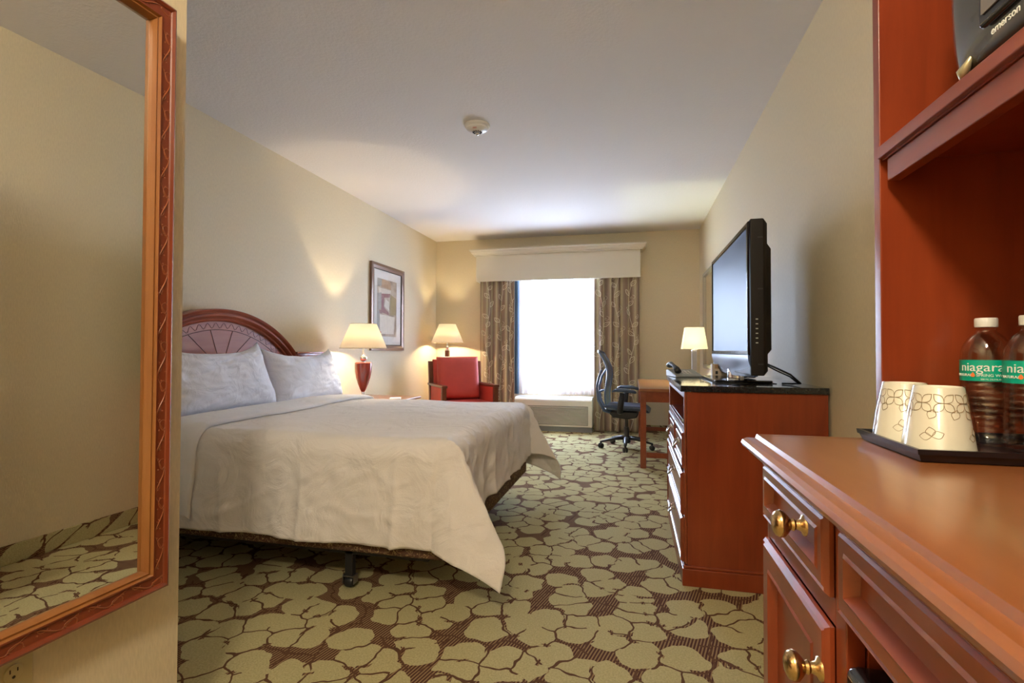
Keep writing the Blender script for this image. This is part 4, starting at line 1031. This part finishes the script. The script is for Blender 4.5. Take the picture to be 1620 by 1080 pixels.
# ------------------------------------------------------------------ hospitality cabinet (right foreground)
CX, CY1, CZ = 0.229, 0.985, 0.972
CY0 = -0.55
def cabinet():
    t = thing('sideboard_cabinet', 'cherry wood cabinet with panelled drawers and brass knobs in the right foreground', 'cabinet', (CX, CY1, 0))
    W_ = XR - CX - .014; L_ = CY1 - CY0
    fr, sd = 0.325, 0.345       # y offsets (negative side) of the first stile
    bm = NB()
    add_box(bm, .02, W_, -.02, 0, .0, .935); add_box(bm, .02, W_, -L_, -L_ + .02, 0, .935); add_box(bm, W_ - .015, W_, -L_ + .02, -.02, 0, .935)
    add_box(bm, .02, W_ - .015, -.345, -.325, .0, .935); add_box(bm, .02, W_ - .015, -1.02, -1.0, 0, .935); add_box(bm, .02, W_ - .015, -L_ + .02, -.02, .06, .08); add_box(bm, .03, W_ - .015, -L_ + .02, -.02, .905, .925)
    obj('carcass', bm, 'wood', t, bevel=.001)
    bm = NB()
    for y0, y1 in ((-.014, 0), (-.342, -.311), (-1.03, -.987), (-L_, -L_ + .02)): add_box(bm, 0, .019, y0, y1, 0.0, .935)
    for y0, y1 in ((-.311, -.014), (-.987, -.342), (-L_ + .02, -1.03)): add_box(bm, 0, .019, y0, y1, .929, .935); add_box(bm, 0, .019, y0, y1, 0, .06)
    for y0, y1 in ((-.312, -.014), (-L_ + .02, -1.03)): add_box(bm, 0, .019, y0, y1, .799, .831)
    obj('face_frame', bm, 'wood', t, bevel=.0015)
    prof = [(0, 0), (0, .006)]
    def knob(parent, y, z):
        bm = NB(); add_lathe(bm, [(0.014, 0), (0.013, .003), (0.008, .005), (0.006, .011), (0.0085, .014), (0.007, .017), (0.011, .020), (0.0165, .025), (0.018, .030), (0.015, .036), (0.009, .039), (0, .040)], 28, (-.0105, y, z), mtx=Matrix.Rotation(-PI / 2, 3, 'Y')); obj('knob', bm, 'brass', parent, auto=50)
    def panel(nm, y0, y1, z0, z1, ky=None, kz=None, prf=prof, kb=0):
        bm = NB(); frame_panel(bm, -.0002, y0, y1, z0, z1, prf); p = obj(nm, bm, 'woodY' if nm != 'door' else 'wood', t)
        if ky is not None: knob(p, ky, kz)
        return p
    panel('drawer', -.309, -.008, .832, .929, -.238, .892, [(0, 0), (0, .005), (.004, .010), (.007, .008), (.010, .011), (.022, .011), (.026, .013), (.028, .009), (.033, -.001), (.045, -.001)])
    panel('door', -.309, -.008, .064, .797, -.292, .738, [(0, 0), (0, .005), (.004, .010), (.007, .008), (.010, .011), (.040, .011), (.044, .013), (.047, .009), (.053, .000), (.06, .000)])
    panel('drawer_panel', -.985, -.343, .830, .929, prf=[(0, 0), (0, .005), (.004, .010), (.007, .008), (.010, .011), (.024, .011), (.028, .013), (.031, .008), (.036, -.001), (.045, -.001)])
    panel('door', -L_ + .022, -1.035, .064, .797, -1.06, .735, [(0, 0), (0, .005), (.004, .010), (.007, .008), (.010, .011), (.040, .011), (.044, .013), (.047, .009), (.053, .000), (.06, .000)])
    # moulded countertop
    tt = thing('countertop', 'polished wood countertop with a moulded edge, holding the black tray', 'countertop', (CX, CY1, 0.936))
    P_ = [(0.0, 0.0), (-.018, 0.0), (-.025, .003), (-.026, .008), (-.033, .011), (-.036, .017), (-.034, .023), (-.028, .027), (-.020, .027), (-.016, .029), (-.014, .036), (0.0, .036)]
    bm = NB(); rs = []
    W2 = XR - CX - .001
    for o_, z in P_:
        rs.append([bm.verts.new(p) for p in ((W2, -o_ * 1.0, z), (o_, -o_ * 1.0, z), (o_, -L_, z))])
    for a, b in zip(rs, rs[1:]):
        for i in range(2): bm.faces.new((a[i], a[i + 1], b[i + 1], b[i]))
    add_box(bm, 0.0, W2, -L_, 0.0, 0.0, .0358); obj('moulded_slab', bm, 'woodtop', tt, auto=30)
cabinet()
def fridge():
    t = thing('mini_fridge', 'glossy black mini fridge inside the cabinet opening under the wide panel', 'refrigerator', (CX - .006, CY1 - .349, 0))
    boxo('body', (.05, .56, -.59, 0, .082, .785), 'black', t, .01)
    bm = NB(); add_box(bm, 0, .048, -.59, 0, .085, .782); dr = obj('door', bm, 'blackgloss', t, bevel=.012, seg=4)
    bm = NB(); add_tube(bm, [(.001, -.05, .755), (-.006, -.08, .75), (-.008, -.20, .715), (-.008, -.30, .70), (.001, -.36, .69)], .003, 8); obj('handle', bm, 'chrome', dr, smooth=True)
    boxo('badge', (-.002, .001, -.030, -.012, .715, .76), 'brass', dr, .001)
fridge()
def hutch():
    HX = 0.408; z0, z1 = 0.973, 2.15; y1, y0 = 1.012 - .004, CY0 + .02
    t = thing('wall_hutch', 'open cherry wood hutch with a shelf, standing on the countertop at the right', 'shelf unit', (HX, y1, z0))
    D = XR - HX - .002; L_ = y1 - y0; H_ = z1 - z0
    boxo('side_panel', (0, D, -.022, 0, 0, H_), 'wood', t, .0015)
    boxo('side_panel', (0, D, -L_, -L_ + .022, 0, H_), 'wood', t, .0015)
    boxo('back_panel', (D - .012, D, -L_ + .022, -.022, 0, H_), 'wood', t, .0)
    boxo('top_board', (0, D - .013, -L_ + .022, -.022, H_ - .03, H_), 'wood', t, .0015)
    zs = 1.466 - z0
    boxo('shelf', (.004, D - .013, -L_ + .022, -.022, zs - .022, zs - .0005), 'wood', t, .0)
    bm = NB(); add_box(bm, -.004, .012, -L_ + .022, -.0225, zs - .019, zs + .001); o = obj('shelf_edge', bm, 'woodY', t, bevel=.002)
    bm = NB(); add_box(bm, .006, .026, -L_ + .022, -.034, zs - .060, zs - .0225); obj('shelf_apron', bm, 'woodY', t, bevel=.002)
    return t
hutch()
def microwave():
    t = thing('microwave_oven', 'dark grey microwave oven on the hutch shelf, cut off by the frame', 'microwave', (0.412, 0.800, 1.4675))
    L_, H_, D = 0.50, 0.29, 0.40
    boxo('casing', (.022, D, -L_ + .004, -.004, .012, H_), 'mwside', t, .01)
    bm = NB()
    def fn(u, v):
        a, b = 2 * u - 1, 2 * v - 1
        k = (1 - abs(a) ** 8) * (1 - abs(b) ** 6)
        return Vector((.018 - .020 * max(0, k) ** .5 - .006 * (1 - b * b), -L_ * u, .010 + (H_ - .008) * v))
    add_grid(bm, fn, 60, 40); dr = obj('front_fascia', bm, 'mw', t, smooth=True, solid=.002)
    bm = NB(); add_box(bm, -.0125, -.002, -.365, -.084, .036, .25); obj('window_surround', bm, 'blackgloss', dr, bevel=.006, seg=3)
    bm = NB(); add_box(bm, -.0145, -.0128, -.35, -.095, .048, .235); obj('window', bm, 'mwwin', dr, bevel=.0)
    bm = NB(); add_box(bm, -.012, -.003, -.370, -.366, .04, .27); obj('door_seam', bm, 'blackgloss', dr, bevel=.002)
    m_ = Matrix(((0, 0, -1, -.0095), (-1, 0, 0, -.127), (0, 1, 0, .022), (0, 0, 0, 1)))
    bm = text_bm('emerson', .013, m_); obj('lettering', bm, 'labeltext', dr)
    bm = NB(); add_tube(bm, [(.008, -.022, .004), (.002, -.030, .014), (.004, -.044, .026)], [.004, .007, .002], 12, flat=(1, 1)); obj('corner_glint', bm, mat('corner_glint_tint', (0.50, 0.45, 0.28), .3, .5), t, smooth=True)  # added teardrop, its pale gold stands in for the catch-light on the rounded corner
    for y in (-.05, -L_ + .05):
        bm = NB(); add_lathe(bm, [(0.014, 0.0005), (0.014, .012)], 14, (D - .05, y, 0)); obj('foot', bm, 'black', t)
microwave()

# ------------------------------------------------------------------ tray, cups and bottles
TX0, TX1, TY0, TY1 = 0.372, 0.80, 0.795, 0.983
def tray():
    t = thing('serving_tray', 'black lacquer tray on the countertop, holding two cups and two bottles', 'tray', ((TX0 + TX1) / 2, (TY0 + TY1) / 2, CZ + .001))
    a, b = (TX1 - TX0) / 2, (TY1 - TY0) / 2
    bm = NB(); rs = []
    for o_, z in ((-.012, 0), (-.004, .0), (0.0, .010), (.002, .010), (.003, .017), (-.002, .017), (-.008, .005), (-.02, .004)):
        A, B = a + o_, b + o_; rs.append([bm.verts.new(p) for p in ((-A, -B, z), (A, -B, z), (A, B, z), (-A, B, z))])
    for p, q in zip(rs, rs[1:]):
        for i in range(4): bm.faces.new((p[i], p[(i + 1) % 4], q[(i + 1) % 4], q[i]))
    bm.faces.new(rs[0][::-1]); bm.faces.new(rs[-1]); obj('tray_body', bm, 'tray', t)
tray()
TZ = CZ + .0055
def cup(loc, rz, label):
    t = thing('paper_cup', label, 'cup', loc, rz, None)
    r0_, r1_, H_ = 0.041, 0.0285, 0.094
    bm = NB(); add_lathe(bm, [(r0_ + .0015, 0), (r0_ + .0022, .003), (r0_, .006), (r1_, H_ - .002), (r1_ - .002, H_), (r1_ - .003, H_ - .004)], 48); obj('cup_wall', bm, 'cup', t, auto=50)
    def P(a, z, e=.0006):
        rr = r0_ + (r1_ - r0_) * z / H_ + e; return Vector((rr * math.cos(a), rr * math.sin(a), z))
    bm = NB(); rnd = random.Random(int(rz * 100) + 5)
    def leaf(a0, z0, ang, L_=.017, wd=.0052):
        for s in (1, -1):
            pts = []
            for q in range(9):
                u = L_ * q / 8; v = s * wd * math.sin(PI * q / 8)
                dz = u * math.sin(ang) + v * math.cos(ang); da = (u * math.cos(ang) - v * math.sin(ang)) / .034
                if .008 < z0 + dz < H_ - .004: pts.append(P(a0 + da, z0 + dz))
            if len(pts) > 2: add_tube(bm, pts, .00035, 4)
    for k in range(8):
        a = 2 * PI * k / 8 + .2
        for j in range(4): leaf(a, .072, PI / 4 + j * PI / 2)
        if k % 2 == 0:
            for j in range(3): leaf(a + .4, .026, .4 + j * 1.4, .013)
        leaf(a + .3, .050, 1.2 if k % 3 else 2.2, .014)
    obj('leaf_print', bm, 'cupline', t)
    # loose film skirt of the wrapper
    bm = NB(); n = 72; rings = []
    for (rr, z) in ((r1_ + .001, H_ + .001), (r0_ - .002, .045), (r0_ + .001, .016), (r0_ + .0025, .002)):
        ring = []
        for i in range(n):
            a = 2 * PI * i / n; k = 1 + (.06 * noise.noise(Vector((math.cos(a) * 4 + rz, math.sin(a) * 4, z * 20))) if z < .03 else 0)
            ring.append(bm.verts.new((rr * k * math.cos(a), rr * k * math.sin(a), max(z, .0008))))
        rings.append(ring)
    for a_, b_ in zip(rings, rings[1:]):
        for i in range(n): bm.faces.new((a_[i], a_[(i + 1) % n], b_[(i + 1) % n], b_[i]))
    obj('wrapper_film', bm, 'film', t, smooth=True)
cup((0.424, 0.853, TZ), 0.3, 'upturned wrapped paper cup with leaf print, the nearer of two, beside the water bottle')
cup((0.421, 0.941, TZ), 2.1, 'upturned wrapped paper cup half hidden behind the nearer cup on the tray')
def bottle(loc, face, label):
    """face = world angle towards which the label's lettering looks"""
    t = thing('water_bottle', label, 'bottle', loc); t.scale = (.975, .975, .915)
    prof = [(0.020, 0.004), (0.026, 0.0), (0.031, 0.006)]
    z = .012
    for k in range(9):
        prof += [(0.0325, z), (0.0325, z + .005), (0.0308, z + .0075)]; z += .0105
    prof += [(0.0325, .108), (0.0325, .140), (0.0325, .146), (0.0315, .158), (0.028, .170), (0.022, .181), (0.0155, .188), (0.0125, .191), (0.0125, .196), (0.0165, .1965), (0.0165, .198), (0.0125, .1985), (0.0125, .205)]
    bm = NB(); add_lathe(bm, prof, 40, cap=False); obj('bottle_wall', bm, 'bottle', t, smooth=True)
    bm = NB(); add_lathe(bm, [(0.0, .0045), (0.0285, .006), (0.030, .02), (0.0300, .14), (0.0295, .157), (0.0, .157)], 32); obj('water', bm, 'water_m' if False else M['waterm'], t, auto=40)
    bm = NB(); add_lathe(bm, [(0.0142, .1985), (0.0145, .2005), (0.0145, .212), (0.0135, .214), (0, .214)], 32); obj('cap', bm, 'cap', t, auto=30)
    bm = NB(); add_lathe(bm, [(0.0331, .1075), (0.0331, .1425)], 48, cap=False); lb = obj('label_band', bm, 'teal', t, smooth=True)
    def wrap(zc, r_=.0334):
        def fn(co):
            a = face + co.x / r_
            return Vector(((r_ + co.z) * math.cos(a), (r_ + co.z) * math.sin(a), zc + co.y))
        return fn
    bm = text_bm('niagara', .0205, wrap=wrap(.1305)); obj('lettering', bm, 'labeltext', lb)
    bm = text_bm('NATURAL   SPRING WATER', .0062, wrap=wrap(.1172)); obj('lettering', bm, 'labeltext', lb)
    bm = text_bm('500 ML (16.9 FL OZ)', .0032, wrap=lambda co: wrap(.1107)(co + Vector((.014, 0, 0)))); obj('lettering', bm, 'labeltext', lb)
    bm = NB(); pts = []
    for q in range(20):
        a = 2 * PI * q / 20; rr = .0030 if a < PI else .0030; x = rr * math.cos(a) * (1 - .55 * max(0, math.sin(a))); y = rr * math.sin(a) * (1.7 if math.sin(a) > 0 else 1)
        pts.append(wrap(.1172)(Vector((x - .0095, y, .0002))))
    f_ = bm.faces.new([bm.verts.new(p) for p in pts]); ex = bmesh.ops.extrude_face_region(bm, geom=[f_])
    for v in [g for g in ex['geom'] if isinstance(g, bmesh.types.BMVert)]: v.co += Vector((math.cos(face), math.sin(face), 0)) * .0004
    obj('droplet_mark', bm, 'orange', lb)
M['waterm'] = glassy('water', (0.97, 0.98, 0.98), 1.0, 0.0)
def face_to_cam(x, y, off): return math.atan2(-y, -x) + off
bottle((0.536, 0.948, TZ), face_to_cam(.537, .950, -.22), 'clear water bottle with teal label, fully in view beside the paper cups')
bottle((0.555, 0.883, TZ), face_to_cam(.547, .887, -.1), 'clear water bottle with teal label, cut off by the right frame edge')
